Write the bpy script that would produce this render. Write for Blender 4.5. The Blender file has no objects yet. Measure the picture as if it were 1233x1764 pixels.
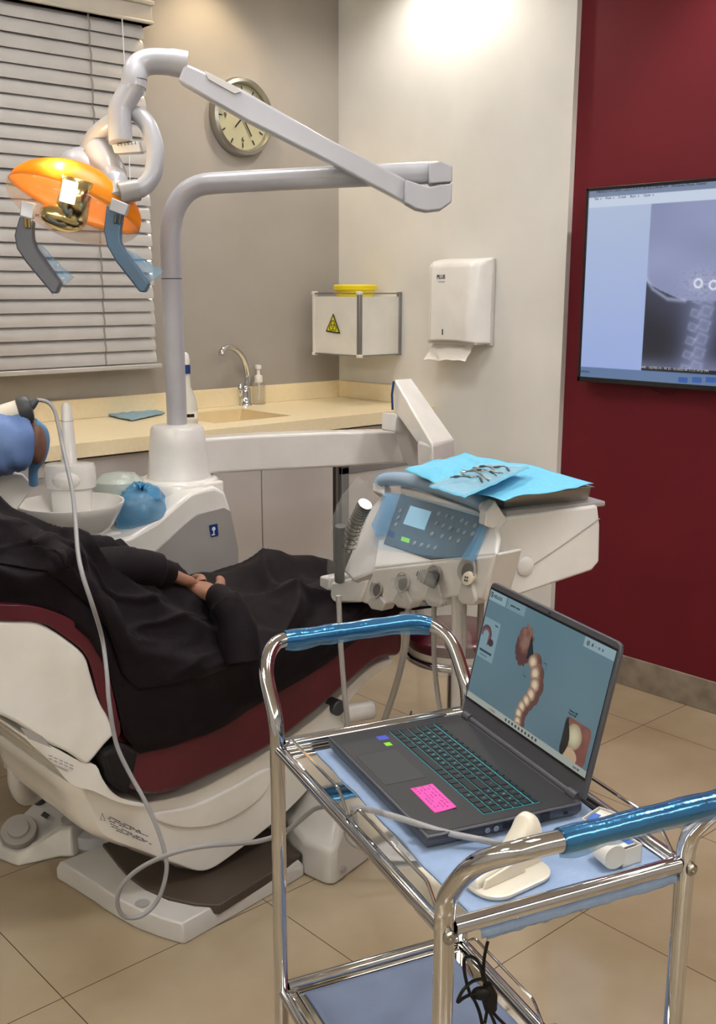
import bpy, bmesh, math, random
from mathutils import Vector as V, Matrix, noise
random.seed(4)
PI = math.pi
C = bpy.context.scene.collection
sc = bpy.context.scene

# ------------------------------------------------------------------ camera
FPX, CX, CY, HC = 1819.0, 600.0, 920.0, 1.5
PITCH = math.radians(13.0015); YAW = math.radians(48.3635)
FH = V((math.cos(YAW), math.sin(YAW), 0)); RT = V((math.sin(YAW), -math.cos(YAW), 0)); UPZ = V((0, 0, 1))
FW = FH*math.cos(PITCH) - UPZ*math.sin(PITCH)
UP = FH*math.sin(PITCH) + UPZ*math.cos(PITCH)
CAM = V((0, 0, HC))
cd = bpy.data.cameras.new('camera'); cam = bpy.data.objects.new('camera', cd); C.objects.link(cam)
cam.matrix_world = Matrix(((RT.x, UP.x, -FW.x, 0), (RT.y, UP.y, -FW.y, 0), (RT.z, UP.z, -FW.z, HC), (0, 0, 0, 1)))
cd.sensor_fit = 'HORIZONTAL'; cd.sensor_width = 36; cd.lens = 36*FPX/1233
cd.shift_x = (616.5-CX)/1233; cd.shift_y = -(882-CY)/1233
cd.clip_start = 0.02
sc.camera = cam
sc.view_settings.view_transform = 'Standard'; sc.view_settings.look = 'None'
sc.view_settings.gamma = 1; sc.view_settings.exposure = 0.06
# ------------------------------------------------------------------ world and lights
w = bpy.data.worlds.new('world'); sc.world = w; w.use_nodes = True
w.node_tree.nodes['Background'].inputs[0].default_value = (0.5, 0.52, 0.55, 1)
w.node_tree.nodes['Background'].inputs[1].default_value = 0.15
def area(name, loc, size, power, color, rot=(0, 0, 0), size_y=None):
    l = bpy.data.lights.new(name, 'AREA'); l.energy = power; l.color = color; l.size = size
    if size_y: l.shape = 'RECTANGLE'; l.size_y = size_y
    o = bpy.data.objects.new(name, l); C.objects.link(o); o.location = loc; o.rotation_euler = rot
    return o
def spot(name, loc, target, power, color, ang, blend=.6, r=.04):
    l = bpy.data.lights.new(name, 'SPOT'); l.energy = power; l.color = color
    l.spot_size = math.radians(ang); l.spot_blend = blend; l.shadow_soft_size = r
    o = bpy.data.objects.new(name, l); C.objects.link(o); o.location = loc
    o.rotation_euler = (V(target)-V(loc)).to_track_quat('-Z', 'Y').to_euler()
    return o
CEIL = 2.9
area('ceiling_panel_light_a', (1.7, 2.6, CEIL-.03), .55, 14, (.96, .97, 1))
area('ceiling_panel_light_b', (1.3, .7, CEIL-.03), .55, 18, (.92, .96, 1))
area('ceiling_panel_light_c', (2.7, .2, CEIL-.03), .55, 15, (.95, .97, 1))
area('ceiling_panel_light_d', (-.8, 1.6, CEIL-.03), .55, 13, (.94, .97, 1))
area('added_uplight_back', (.4, -2.0, 2.62), 4.5, 80, (1, .98, .95), (PI, 0, 0), .08)  # unseen uplight added to brighten the ceiling and fill the room
area('added_uplight_far', (-2.3, .9, 2.62), .08, 80, (1, .98, .95), (PI, 0, 0), 4.5)  # second added uplight, out of view, for the ceiling
spot('downlight_lamp_a', (2.62, 3.62, CEIL-.04), (2.6, 3.64, 0), 18, (1, .78, .48), 110)
spot('downlight_lamp_b', (3.12, 3.15, CEIL-.04), (3.12, 3.15, 0), 23, (1, .94, .85), 150)
spot('downlight_lamp_c', (3.1, 1.72, CEIL-.04), (3.1, 1.72, 0), 34, (1, .92, .84), 110)
spot('downlight_lamp_d', (1.3, 3.3, CEIL-.04), (1.3, 3.2, 0), 6, (1, .86, .66), 110)

def ray(px, py):
    return FW*FPX + RT*(px-CX) - UP*(py-CY)
def at(px, py, X=None, Y=None, Z=None, pt=None, n=None, d=None):
    """point of the room seen along one sight line, on a given plane or at a given depth"""
    r = ray(px, py)
    if X is not None: t = X/r.x
    elif Y is not None: t = Y/r.y
    elif Z is not None: t = (Z-HC)/r.z
    elif d is not None: t = d/FPX
    else: t = (V(pt)-CAM).dot(V(n))/r.dot(V(n))
    return CAM + r*t

# ------------------------------------------------------------------ materials
def s2l(c):
    return tuple(((x/255.)/12.92 if x/255. <= .04045 else ((x/255.+.055)/1.055)**2.4) for x in c)+(1,)
MATS = {}
def mat(name, rgb, rough=.5, metal=0, spec=.5, rgb2=None, nscale=8, ndetail=3, bump=0, bscale=40, coat=0,
        trans=0, alpha=1, emit=None, estr=0, ior=1.45, sheen=0, stretch=None, aniso=0):
    m = bpy.data.materials.new(name); m.use_nodes = True; nt = m.node_tree; b = nt.nodes['Principled BSDF']
    b.inputs['Base Color'].default_value = s2l(rgb); b.inputs['Roughness'].default_value = rough
    b.inputs['Metallic'].default_value = metal; b.inputs['Specular IOR Level'].default_value = spec
    b.inputs['IOR'].default_value = ior
    b.inputs['Transmission Weight'].default_value = trans; b.inputs['Alpha'].default_value = alpha
    b.inputs['Coat Weight'].default_value = coat; b.inputs['Coat Roughness'].default_value = .06
    b.inputs['Sheen Weight'].default_value = sheen
    if emit: b.inputs['Emission Color'].default_value = s2l(emit); b.inputs['Emission Strength'].default_value = estr
    tc = nt.nodes.new('ShaderNodeTexCoord'); mp = nt.nodes.new('ShaderNodeMapping')
    nt.links.new(tc.outputs['Object'], mp.inputs[0])
    if stretch: mp.inputs['Scale'].default_value = stretch
    if rgb2 is None: rgb2 = tuple(min(255, max(0, x*0.96)) for x in rgb)
    n = nt.nodes.new('ShaderNodeTexNoise'); n.inputs['Scale'].default_value = nscale; n.inputs['Detail'].default_value = ndetail
    nt.links.new(mp.outputs[0], n.inputs['Vector'])
    r = nt.nodes.new('ShaderNodeValToRGB'); r.color_ramp.elements[0].position = .35; r.color_ramp.elements[1].position = .68
    r.color_ramp.elements[0].color = s2l(rgb); r.color_ramp.elements[1].color = s2l(rgb2)
    nt.links.new(n.outputs['Fac'], r.inputs[0]); nt.links.new(r.outputs[0], b.inputs['Base Color'])
    if bump:
        n2 = nt.nodes.new('ShaderNodeTexNoise'); n2.inputs['Scale'].default_value = bscale; n2.inputs['Detail'].default_value = 4
        nt.links.new(mp.outputs[0], n2.inputs['Vector'])
        bp = nt.nodes.new('ShaderNodeBump'); bp.inputs['Strength'].default_value = bump; bp.inputs['Distance'].default_value = .01
        nt.links.new(n2.outputs['Fac'], bp.inputs['Height']); nt.links.new(bp.outputs[0], b.inputs['Normal'])
    MATS[name] = m
    return m
def floor_mat():
    m = mat('floor_tile', (172, 156, 132), .1, spec=.6, rgb2=(150, 132, 106), nscale=2.2, ndetail=6)
    nt = m.node_tree; b = nt.nodes['Principled BSDF']
    geo = nt.nodes.new('ShaderNodeNewGeometry'); sep = nt.nodes.new('ShaderNodeSeparateXYZ'); nt.links.new(geo.outputs['Position'], sep.inputs[0])
    T = .5565
    def line(out, off):
        a = nt.nodes.new('ShaderNodeMath'); a.operation = 'SUBTRACT'; a.inputs[1].default_value = off-10*T; nt.links.new(out, a.inputs[0])
        c = nt.nodes.new('ShaderNodeMath'); c.operation = 'PINGPONG'; c.inputs[1].default_value = T/2; nt.links.new(a.outputs[0], c.inputs[0])
        l = nt.nodes.new('ShaderNodeMath'); l.operation = 'LESS_THAN'; l.inputs[1].default_value = .0013; nt.links.new(c.outputs[0], l.inputs[0])
        return l
    a = line(sep.outputs['X'], .872); c = line(sep.outputs['Y'], 1.359)
    mx = nt.nodes.new('ShaderNodeMath'); mx.operation = 'MAXIMUM'; nt.links.new(a.outputs[0], mx.inputs[0]); nt.links.new(c.outputs[0], mx.inputs[1])
    mix = nt.nodes.new('ShaderNodeMixRGB'); nt.links.new(mx.outputs[0], mix.inputs[0])
    src = b.inputs['Base Color'].links[0].from_socket
    nt.links.new(src, mix.inputs[1]); mix.inputs[2].default_value = s2l((84, 70, 54)); nt.links.new(mix.outputs[0], b.inputs['Base Color'])
    return m
M_floor = floor_mat()
M_ceil = mat('ceiling_paint', (246, 242, 230), .9)
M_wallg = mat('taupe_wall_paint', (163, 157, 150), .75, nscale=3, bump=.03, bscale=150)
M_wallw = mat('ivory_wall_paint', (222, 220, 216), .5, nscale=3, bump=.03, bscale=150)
M_maroon = mat('maroon_wall_paint', (104, 27, 37), .55, rgb2=(99, 25, 35), spec=.25, nscale=3, bump=.02, bscale=150)
M_stone = mat('grey_stone_tile', (150, 138, 124), .3, rgb2=(120, 108, 96), nscale=14, ndetail=8)
M_white = mat('white_plastic', (228, 226, 224), .28, spec=.5, coat=.3)
M_whiteg = mat('glossy_white_lacquer', (234, 232, 228), .16, spec=.5, coat=.5)
M_wgrey = mat('light_grey_plastic', (196, 193, 190), .32, coat=.2)
M_lgrey2 = mat('cool_grey_plastic', (176, 176, 182), .3, coat=.3)
M_joint = mat('satin_grey_joint', (172, 172, 177), .5, spec=.3)
M_pgrey = mat('panel_grey_plastic', (160, 156, 154), .35)
M_well = mat('well_grey', (104, 102, 100), .5)
M_dgrey = mat('dark_grey_plastic', (62, 64, 68), .45)
M_black = mat('black_plastic', (18, 18, 20), .4)
M_rubber = mat('black_rubber', (14, 14, 15), .6)
M_chrome = mat('polished_chrome', (216, 218, 222), .07, metal=1)
M_steel = mat('brushed_steel', (176, 174, 168), .3, metal=1, bump=.05, bscale=200)
M_alu = mat('aluminium_profile', (150, 150, 152), .35, metal=.7)
M_mirror = mat('polished_steel_sheet', (250, 247, 240), .04, metal=1)
M_counter = mat('cream_worktop', (238, 222, 186), .3, rgb2=(234, 217, 181), nscale=60, spec=.5)
M_sink = mat('cream_sink', (226, 200, 150), .35)
M_cab = mat('cabinet_laminate', (198, 192, 188), .35, rgb2=(194, 188, 184))
M_gap = mat('cabinet_shadow_gap', (120, 114, 108), .7)
M_maroonl = mat('maroon_leatherette', (86, 25, 38), .3, rgb2=(76, 20, 32), nscale=5, bump=.12, bscale=25, spec=.5, coat=.15)
M_abaya = mat('black_crepe_cloth', (20, 11, 18), .7, rgb2=(15, 8, 13), nscale=30, bump=.1, bscale=220, sheen=.03, spec=.18)
M_abaya2 = mat('black_under_cloth', (16, 12, 15), .85)
M_skin = mat('skin', (150, 108, 88), .5, rgb2=(138, 94, 76), nscale=30)
M_skin2 = mat('brown_skin', (132, 96, 80), .5, rgb2=(122, 86, 72), nscale=30)
M_gown = mat('blue_gown_fabric', (112, 140, 192), .6, rgb2=(94, 122, 178), nscale=14, bump=.4, bscale=18)
M_glove = mat('blue_glove_nitrile', (112, 160, 206), .4, rgb2=(96, 146, 196), bump=.1)
M_slat = mat('white_blind_slat', (186, 184, 182), .18, coat=.5)
M_valance = mat('blind_valance', (192, 186, 174), .35)
M_cord = mat('grey_cord', (120, 114, 104), .7)
M_orange = mat('orange_reflector', (255, 180, 50), .3)
nt = M_orange.node_tree; _b = nt.nodes['Principled BSDF']; _t = nt.nodes.new('ShaderNodeBsdfTranslucent'); _t.inputs[0].default_value = (1, .58, .08, 1)
_m = nt.nodes.new('ShaderNodeMixShader'); _m.inputs[0].default_value = .6
nt.links.new(_b.outputs[0], _m.inputs[1]); nt.links.new(_t.outputs[0], _m.inputs[2]); nt.links.new(_m.outputs[0], nt.nodes['Material Output'].inputs[0])
M_gold = mat('warm_lamp_metal', (226, 206, 150), .18, metal=1)
M_handle = mat('blue_grey_handle', (62, 96, 126), .35, rgb2=(66, 88, 106), nscale=6)
M_hgrey = mat('slate_grey_handle', (82, 84, 92), .4)
M_navy = mat('navy_label', (24, 56, 120), .4)
M_wsil = mat('pale_print', (220, 226, 235), .5)
M_yellow = mat('yellow_plastic', (232, 208, 24), .35)
M_hazard = mat('hazard_yellow', (214, 208, 40), .4)
M_ink = mat('black_ink', (22, 20, 20), .5)
M_paper = mat('white_paper', (232, 228, 222), .8, bump=.2, bscale=14)
M_aqua = mat('aqua_paper_sheet', (112, 194, 226), .75, rgb2=(104, 186, 219), nscale=120, bump=.06, bscale=200)
M_padblue = mat('pale_blue_pad', (150, 182, 226), .8, rgb2=(140, 172, 218), nscale=60)
M_cloth = mat('teal_cleaning_cloth', (140, 168, 182), .9, bump=.2, bscale=120)
M_laptop = mat('graphite_laptop_shell', (78, 78, 84), .42, rgb2=(74, 74, 80))
M_laptop2 = mat('charcoal_laptop_deck', (46, 46, 50), .5)
M_pad = mat('touchpad', (40, 42, 48), .4)
M_key = mat('black_key', (20, 26, 30), .5)
M_glow = mat('keyboard_backlight', (20, 60, 70), .5, emit=(60, 190, 205), estr=.5)
M_legend = mat('key_legend', (60, 140, 150), .5, emit=(120, 220, 230), estr=.6)
M_pink = mat('pink_note_paper', (236, 84, 178), .7)
M_pinkink = mat('note_ink', (96, 24, 84), .7)
M_stblue = mat('blue_sticker', (44, 70, 190), .3)
M_stgreen = mat('green_sticker', (130, 210, 30), .3)
M_cable = mat('grey_cable', (150, 150, 154), .4)
M_cableW = mat('pale_cable', (205, 200, 194), .4)
M_cradle = mat('cream_white_plastic', (236, 228, 212), .3, coat=.3)
M_wbrown = mat('brown_base_cover', (74, 64, 56), .45, rgb2=(68, 58, 50))
M_box = mat('white_card', (226, 224, 218), .6)
M_boxblue = mat('blue_print', (64, 110, 196), .5)
M_tvblk = mat('tv_bezel', (20, 20, 22), .3)
M_clockf = mat('clock_face', (176, 172, 142), .4)
M_lcd = mat('pale_lcd', (150, 190, 210), .3, emit=(160, 205, 225), estr=.35)
M_membrane = mat('membrane_panel', (88, 100, 112), .3, rgb2=(80, 92, 104))
M_mgreen = mat('green_digits', (20, 60, 20), .4, emit=(150, 230, 60), estr=.8)
M_spray = mat('milky_plastic', (222, 222, 214), .3, trans=.3)
M_clearp = mat('clear_bottle', (235, 235, 230), .1, trans=.85, alpha=.6)
M_bulb = mat('halogen_glow', (255, 230, 180), .4, emit=(255, 226, 160), estr=9)
M_led = mat('ceiling_light_diffuser', (250, 246, 236), .6, emit=(255, 244, 224), estr=4)
def film(name, rgb, a, rough=.12, bump=.5, bscale=22):
    m = mat(name, rgb, rough, alpha=a, bump=bump, bscale=bscale, coat=.4)
    return m
M_filmb = film('blue_barrier_film', (110, 176, 224), .42, .12, .3)
M_filmb2 = film('pale_blue_barrier_film', (112, 176, 216), .3)
M_filmb3 = film('thin_blue_panel_film', (150, 200, 235), .12, .06, .9, 26)
M_filmw = mat('blue_wrap_on_chrome', (70, 140, 196), .16, metal=.75, bump=.25, bscale=26, coat=.5, rgb2=(60, 128, 186))
M_filmc = film('clear_plastic_sleeve', (225, 228, 226), .16, .08, .9, 30)
M_bag = film('blue_plastic_bag', (54, 156, 216), .62, .15, .9, 16)
M_bagw = film('milky_plastic_wrap', (214, 230, 226), .6, .15, .8, 18)
M_cover = film('clear_lamp_cover', (170, 156, 140), .16, .03, .2, 12)
M_glass = mat('window_glass', (200, 210, 214), .03, trans=1, alpha=.4)

# ------------------------------------------------------------------ object helpers
ORG = {}
def props(o, label=None, cat=None, group=None, kind=None):
    if label: o['label'] = label
    if cat: o['category'] = cat
    if group: o['group'] = group
    if kind: o['kind'] = kind
    return o
def thing(name, label, cat, loc, group=None):
    o = bpy.data.objects.new(name, None); C.objects.link(o); o.location = loc; o.empty_display_size = .05
    ORG[o.name] = V(loc); return props(o, label, cat, group)
class MB:
    def __init__(s): s.v = []; s.f = []
    def add(s, vs, fs):
        k = len(s.v); s.v += [V(p) for p in vs]; s.f += [tuple(i+k for i in f) for f in fs]; return s
    def box(s, c, hx, hy, hz, ax=None):
        c = V(c); a = ax or (V((1, 0, 0)), V((0, 1, 0)), V((0, 0, 1)))
        vs = [c + a[0]*(hx*i) + a[1]*(hy*j) + a[2]*(hz*k) for i in (-1, 1) for j in (-1, 1) for k in (-1, 1)]
        return s.add(vs, [(0, 1, 3, 2), (4, 6, 7, 5), (0, 4, 5, 1), (2, 3, 7, 6), (0, 2, 6, 4), (1, 5, 7, 3)])
    def bb(s, a, b):
        a = V(a); b = V(b); c = (a+b)/2; h = (b-a)/2
        return s.box(c, abs(h.x), abs(h.y), abs(h.z))
    def prism(s, pts, vec):
        pts = [V(p) for p in pts]; vec = V(vec); n = len(pts)
        return s.add(pts + [p+vec for p in pts], [tuple(range(n)), tuple(range(2*n-1, n-1, -1))] + [(i, n+i, n+(i+1) % n, (i+1) % n) for i in range(n)])
    def rings(s, rs, cap=True, closed=False):
        n = len(rs[0]); m = len(rs); vs = [p for r in rs for p in r]; fs = []
        for j in range(m if closed else m-1):
            for i in range(n):
                a = j*n+i; b = j*n+(i+1) % n; c = ((j+1) % m)*n+(i+1) % n; d = ((j+1) % m)*n+i
                fs.append((a, b, c, d))
        if cap and not closed: fs += [tuple(range(n-1, -1, -1)), tuple(range((m-1)*n, m*n))]
        return s.add(vs, fs)
    def tube(s, pts, r, n=12, closed=False, cap=True, flat=None):
        pts = [V(p) for p in pts]; m = len(pts); rs = []
        rr = r if isinstance(r, (list, tuple)) else [r]*m
        up = None
        for i in range(m):
            if closed: t = pts[(i+1) % m]-pts[i-1]
            else: t = pts[min(i+1, m-1)]-pts[max(i-1, 0)]
            t = t.normalized() if t.length > 1e-9 else V((0, 0, 1))
            if up is None:
                up = V((0, 0, 1)) if abs(t.z) < .9 else V((1, 0, 0))
            up = up - t*up.dot(t)
            up = up.normalized() if up.length > 1e-6 else t.orthogonal().normalized()
            sd = t.cross(up)
            fl = flat or 1
            rs.append([pts[i] + (sd*math.cos(2*PI*k/n) + up*math.sin(2*PI*k/n)*fl)*rr[i] for k in range(n)])
        return s.rings(rs, cap, closed)
    def lathe(s, prof, o=(0, 0, 0), ax=None, n=32, cap=True):
        o = V(o); a = ax or (V((1, 0, 0)), V((0, 1, 0)), V((0, 0, 1)))
        return s.rings([[o + a[0]*(r*math.cos(2*PI*k/n)) + a[1]*(r*math.sin(2*PI*k/n)) + a[2]*z for k in range(n)] for r, z in prof], cap)
    def ell(s, c, r, ax=None, n=24, m=14, lo=-1, hi=1):
        c = V(c); a = ax or (V((1, 0, 0)), V((0, 1, 0)), V((0, 0, 1))); rs = []
        for j in range(m+1):
            ph = math.asin(max(-1, min(1, lo)))+(math.asin(min(1, hi))-math.asin(max(-1, lo)))*j/m
            q = max(1e-4, math.cos(ph)); z = math.sin(ph)
            rs.append([c + a[0]*(r[0]*q*math.cos(2*PI*k/n)) + a[1]*(r[1]*q*math.sin(2*PI*k/n)) + a[2]*(r[2]*z) for k in range(n)])
        return s.rings(rs, cap=(abs(lo) > .99 and abs(hi) > .99))
    def sheet(s, P, nu, nv):
        vs = [P(i/nu, j/nv) for j in range(nv+1) for i in range(nu+1)]
        return s.add(vs, [(j*(nu+1)+i, j*(nu+1)+i+1, (j+1)*(nu+1)+i+1, (j+1)*(nu+1)+i) for j in range(nv) for i in range(nu)])
    def obj(s, name, m, parent=None, smooth=True, bevel=0, seg=2, sub=0, solid=0, label=None, ang=40, wn=False):
        me = bpy.data.meshes.new(name)
        if parent is not None: org = ORG[parent.name]
        else:
            xs = [p.x for p in s.v]; ys = [p.y for p in s.v]; zs = [p.z for p in s.v]
            org = V(((min(xs)+max(xs))/2, (min(ys)+max(ys))/2, min(zs)))
        me.from_pydata([tuple(p-org) for p in s.v], [], s.f); me.update()
        bm = bmesh.new(); bm.from_mesh(me); bmesh.ops.recalc_face_normals(bm, faces=bm.faces); bm.to_mesh(me); bm.free()
        me.materials.append(m)
        o = bpy.data.objects.new(name, me); C.objects.link(o)
        if parent is not None: o.parent = parent
        else: o.location = org
        ORG[o.name] = org
        if smooth:
            for p in me.polygons: p.use_smooth = True
            try: me.set_sharp_from_angle(angle=math.radians(ang))
            except Exception: pass
        if solid:
            q = o.modifiers.new('thickness', 'SOLIDIFY'); q.thickness = solid; q.offset = 0
        if bevel:
            q = o.modifiers.new('bevel', 'BEVEL'); q.width = bevel; q.segments = seg; q.limit_method = 'ANGLE'; q.angle_limit = math.radians(35)
            q.harden_normals = False
        if sub:
            q = o.modifiers.new('subdivision', 'SUBSURF'); q.levels = sub; q.render_levels = sub
        if label: o['label'] = label
        return o
def cr(pts, k=8, closed=False):
    pts = [V(p) for p in pts]; n = len(pts); out = []
    for i in range(n if closed else n-1):
        if closed: p0, p1, p2, p3 = pts[i-1], pts[i], pts[(i+1) % n], pts[(i+2) % n]
        else: p0, p1, p2, p3 = pts[max(i-1, 0)], pts[i], pts[i+1], pts[min(i+2, n-1)]
        for j in range(k):
            t = j/k; out.append(.5*((2*p1)+(p2-p0)*t+(2*p0-5*p1+4*p2-p3)*t*t+(3*p1-p0-3*p2+p3)*t**3))
    if not closed: out.append(pts[-1])
    return out
def bend(pts, r, k=6):
    """polyline with rounded corners"""
    pts = [V(p) for p in pts]; out = [pts[0]]
    for i in range(1, len(pts)-1):
        a, b, c = pts[i-1], pts[i], pts[i+1]
        d1 = min(r, (a-b).length*.49); d2 = min(r, (c-b).length*.49)
        p = b+(a-b).normalized()*d1; q = b+(c-b).normalized()*d2
        for j in range(k+1):
            t = j/k; out.append(p*(1-t)**2+b*2*t*(1-t)+q*t*t)
    out.append(pts[-1]); return out
def text(name, body, size, origin, xd, yd, m, parent, depth=.0004, spacing=1, bold=0, align='LEFT'):
    cu = bpy.data.curves.new(name, 'FONT'); cu.body = body; cu.size = size; cu.extrude = depth; cu.space_character = spacing; cu.offset = bold
    cu.align_x = align; cu.resolution_u = 3
    t = bpy.data.objects.new(name, cu); C.objects.link(t)
    dg = bpy.context.evaluated_depsgraph_get(); me = bpy.data.meshes.new_from_object(t.evaluated_get(dg)); bpy.data.objects.remove(t)
    xd = V(xd).normalized(); yd = V(yd).normalized(); zd = xd.cross(yd); o = V(origin)
    mb = MB(); mb.add([o+xd*v.co.x+yd*v.co.y+zd*v.co.z for v in me.vertices], [tuple(p.vertices) for p in me.polygons])
    return mb.obj(name, m, parent, smooth=False)
def disc(mb, c, xd, yd, r, n=24):
    zd = xd.cross(yd)
    return mb.lathe([(r, -.0004), (r, .0004)], c, (xd, yd, zd), n)
def painted(name, o, xd, yd, W, H, nx, ny, fn, strength, parent):
    """a lit display: colours computed by fn(u, v) in 0..1 (v down from the top)"""
    me = bpy.data.meshes.new(name); org = ORG[parent.name]; o = V(o)
    vs = [tuple(o+xd*(W*i/nx)+yd*(H*(1-j/ny))-org) for j in range(ny+1) for i in range(nx+1)]
    fs = [(j*(nx+1)+i, (j+1)*(nx+1)+i, (j+1)*(nx+1)+i+1, j*(nx+1)+i+1) for j in range(ny) for i in range(nx)]
    me.from_pydata(vs, [], fs); ca = me.color_attributes.new('display', 'FLOAT_COLOR', 'POINT')
    k = 0
    for j in range(ny+1):
        for i in range(nx+1):
            ca.data[k].color = s2l(tuple(max(0, min(255, x)) for x in fn(i/nx, j/ny))); k += 1
    m = bpy.data.materials.new(name+'_light'); m.use_nodes = True; nt = m.node_tree; b = nt.nodes['Principled BSDF']
    b.inputs['Base Color'].default_value = (.01, .01, .01, 1); b.inputs['Roughness'].default_value = .3
    a = nt.nodes.new('ShaderNodeAttribute'); a.attribute_name = 'display'
    nt.links.new(a.outputs['Color'], b.inputs['Emission Color']); b.inputs['Emission Strength'].default_value = strength
    me.materials.append(m); ob = bpy.data.objects.new(name, me); C.objects.link(ob); ob.parent = parent; ORG[ob.name] = org
    return ob
def sm(a, b, x):
    t = max(0, min(1, (x-a)/(b-a))); return t*t*(3-2*t)
def mixc(a, b, t): return tuple(x+(y-x)*t for x, y in zip(a, b))
def nz(x, y, z=0): return noise.noise(V((x, y, z)))
AX, AY, AZ = V((1, 0, 0)), V((0, 1, 0)), V((0, 0, 1))
def struct(mb, name, m, **k): return props(mb.obj(name, m, **k), kind='structure')

# ================================================================== SETTING
WX, WY, PX = 3.39, 3.85, 3.363     # maroon wall, window wall, ivory panel face
struct(MB().bb((-2.5, -2.2, -.1), (WX+.1, WY+.1, 0)), 'floor', M_floor, smooth=False)
struct(MB().bb((-2.5, -2.2, CEIL), (WX+.1, WY+.1, CEIL+.1)), 'ceiling', M_ceil, smooth=False)
b = MB(); wx0, wx1, wz0, wz1 = .55, 2.2, 1.28, 2.36
b.bb((-2.5, WY, 0), (wx0, WY+.1, CEIL)); b.bb((wx1, WY, 0), (WX+.1, WY+.1, CEIL)); b.bb((wx0, WY, 0), (wx1, WY+.1, wz0)); b.bb((wx0, WY, wz1), (wx1, WY+.1, CEIL))
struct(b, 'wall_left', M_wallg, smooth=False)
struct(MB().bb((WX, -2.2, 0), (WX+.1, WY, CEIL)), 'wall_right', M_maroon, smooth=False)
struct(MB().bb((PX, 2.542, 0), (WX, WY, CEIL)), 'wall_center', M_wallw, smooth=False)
struct(MB().bb((-2.5, -2.3, 0), (WX+.1, -2.2, CEIL)), 'wall_back', M_wallw, smooth=False)
struct(MB().bb((-2.6, -2.3, 0), (-2.5, WY+.1, CEIL)), 'wall_far', M_wallw, smooth=False)
struct(MB().bb((WX-.012, -2.2, 0), (WX, 2.54, .118)), 'baseboard_right', M_stone, bevel=.002)
struct(MB().bb((-2.5, -2.2, 2.5), (WX, -1.9, 2.56)).bb((-2.5, -1.94, 2.56), (WX, -1.9, 2.66)), 'added_ledge_1', M_ceil, smooth=False)  # ledge added out of view to carry the back uplight
struct(MB().bb((-2.5, -1.9, 2.5), (-2.2, WY, 2.56)).bb((-2.24, -1.9, 2.56), (-2.2, WY, 2.66)), 'added_ledge_2', M_ceil, smooth=False)  # likewise an added ledge, below the far uplight
wf = MB()
for a in ((wx0, wx0+.05), (wx1-.05, wx1), ((wx0+wx1)/2-.025, (wx0+wx1)/2+.025)): wf.bb((a[0], WY+.02, wz0), (a[1], WY+.07, wz1))
wf.bb((wx0, WY+.02, wz0), (wx1, WY+.07, wz0+.05)); wf.bb((wx0, WY+.02, wz1-.05), (wx1, WY+.07, wz1))
wn = struct(wf, 'window_1', M_white, smooth=False)
g = MB().bb((wx0, WY+.04, wz0), (wx1, WY+.046, wz1)).obj('window_pane', M_glass, wn, smooth=False)

# ceiling lights
for i, (x, y, lb) in enumerate(((1.7, 2.6, 'square white ceiling light panel over the dental chair'), (1.3, .7, 'square white ceiling light panel over the chrome trolley'),
                 (2.7, .2, 'square white ceiling light panel nearest the maroon wall'), (-.8, 1.6, 'square white ceiling light panel farthest from the maroon wall'))):
    t = thing('ceiling_light', lb, 'ceiling light', (x, y, CEIL), 'square panel lights on the ceiling')
    MB().bb((x-.3, y-.3, CEIL-.02), (x+.3, y+.3, CEIL)).obj('light_frame', M_white, t, smooth=False)
    MB().bb((x-.27, y-.27, CEIL-.024), (x+.27, y+.27, CEIL-.0195)).obj('diffuser', M_led, t, smooth=False)
for i, (x, y, lb) in enumerate(((2.62, 3.62, 'round recessed spotlight above the wall clock'), (3.12, 3.15, 'round recessed spotlight above the towel dispenser'),
                 (3.1, 1.72, 'round recessed spotlight above the wall television'), (1.3, 3.3, 'round recessed spotlight above the window blind'))):
    t = thing('recessed_spotlight', lb, 'spotlight', (x, y, CEIL), 'round spotlights along the walls')
    MB().lathe([(.045, -.004), (.055, -.006), (.062, 0)], (x, y, CEIL), cap=False).obj('trim_ring', M_chrome, t)
    MB().lathe([(.001, -.002), (.045, -.002)], (x, y, CEIL), cap=False).obj('lens', M_led, t)

# ================================================================== WINDOW BLIND
YB = WY-.085
bl = thing('venetian_blind', 'wide glossy white venetian blind closed over the window', 'window blind', (1.4, YB, 1.19))
x0b, x1b = .35, 2.30
zt = 2.50
b = MB(); b.bb((x0b-.02, YB-.035, zt-.02), (x1b+.025, YB+.05, zt+.075)); b.bb((x0b-.02, YB-.045, zt+.045), (x1b+.03, YB+.05, zt+.062)); b.bb((x0b-.02, YB-.042, zt-.02), (x1b+.028, YB+.05, zt-.008))
b.obj('valance', M_valance, bl, bevel=.004)
zb = 1.205; NS = 25; pitch = (zt-.01-zb-.02)/NS
b = MB()
for i in range(NS):
    zc = zb+.038+pitch*i
    th = math.radians(72)
    dirr = V((0, -math.cos(th), -math.sin(th))); nn = V((0, -math.sin(th), math.cos(th)))
    rs = []
    for k in range(7):
        t = (k/6-.5); rs.append(dirr*(t*pitch*1.15)+nn*(.006*(1-4*t*t)))
    pts = rs+[p-nn*.0016 for p in reversed(rs)]
    wob = .0012*math.sin(i*2.1)
    xa = x1b-.004*((i*7) % 3)/2
    b.prism([V((x0b, YB+wob, zc))+p for p in pts], (xa-x0b, 0, 0))
b.obj('slats', M_slat, bl, ang=50)
MB().bb((x0b, YB-.03, zb-.012), (x1b+.012, YB+.022, zb+.006)).obj('bottom_rail', M_slat, bl, bevel=.004)
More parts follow.
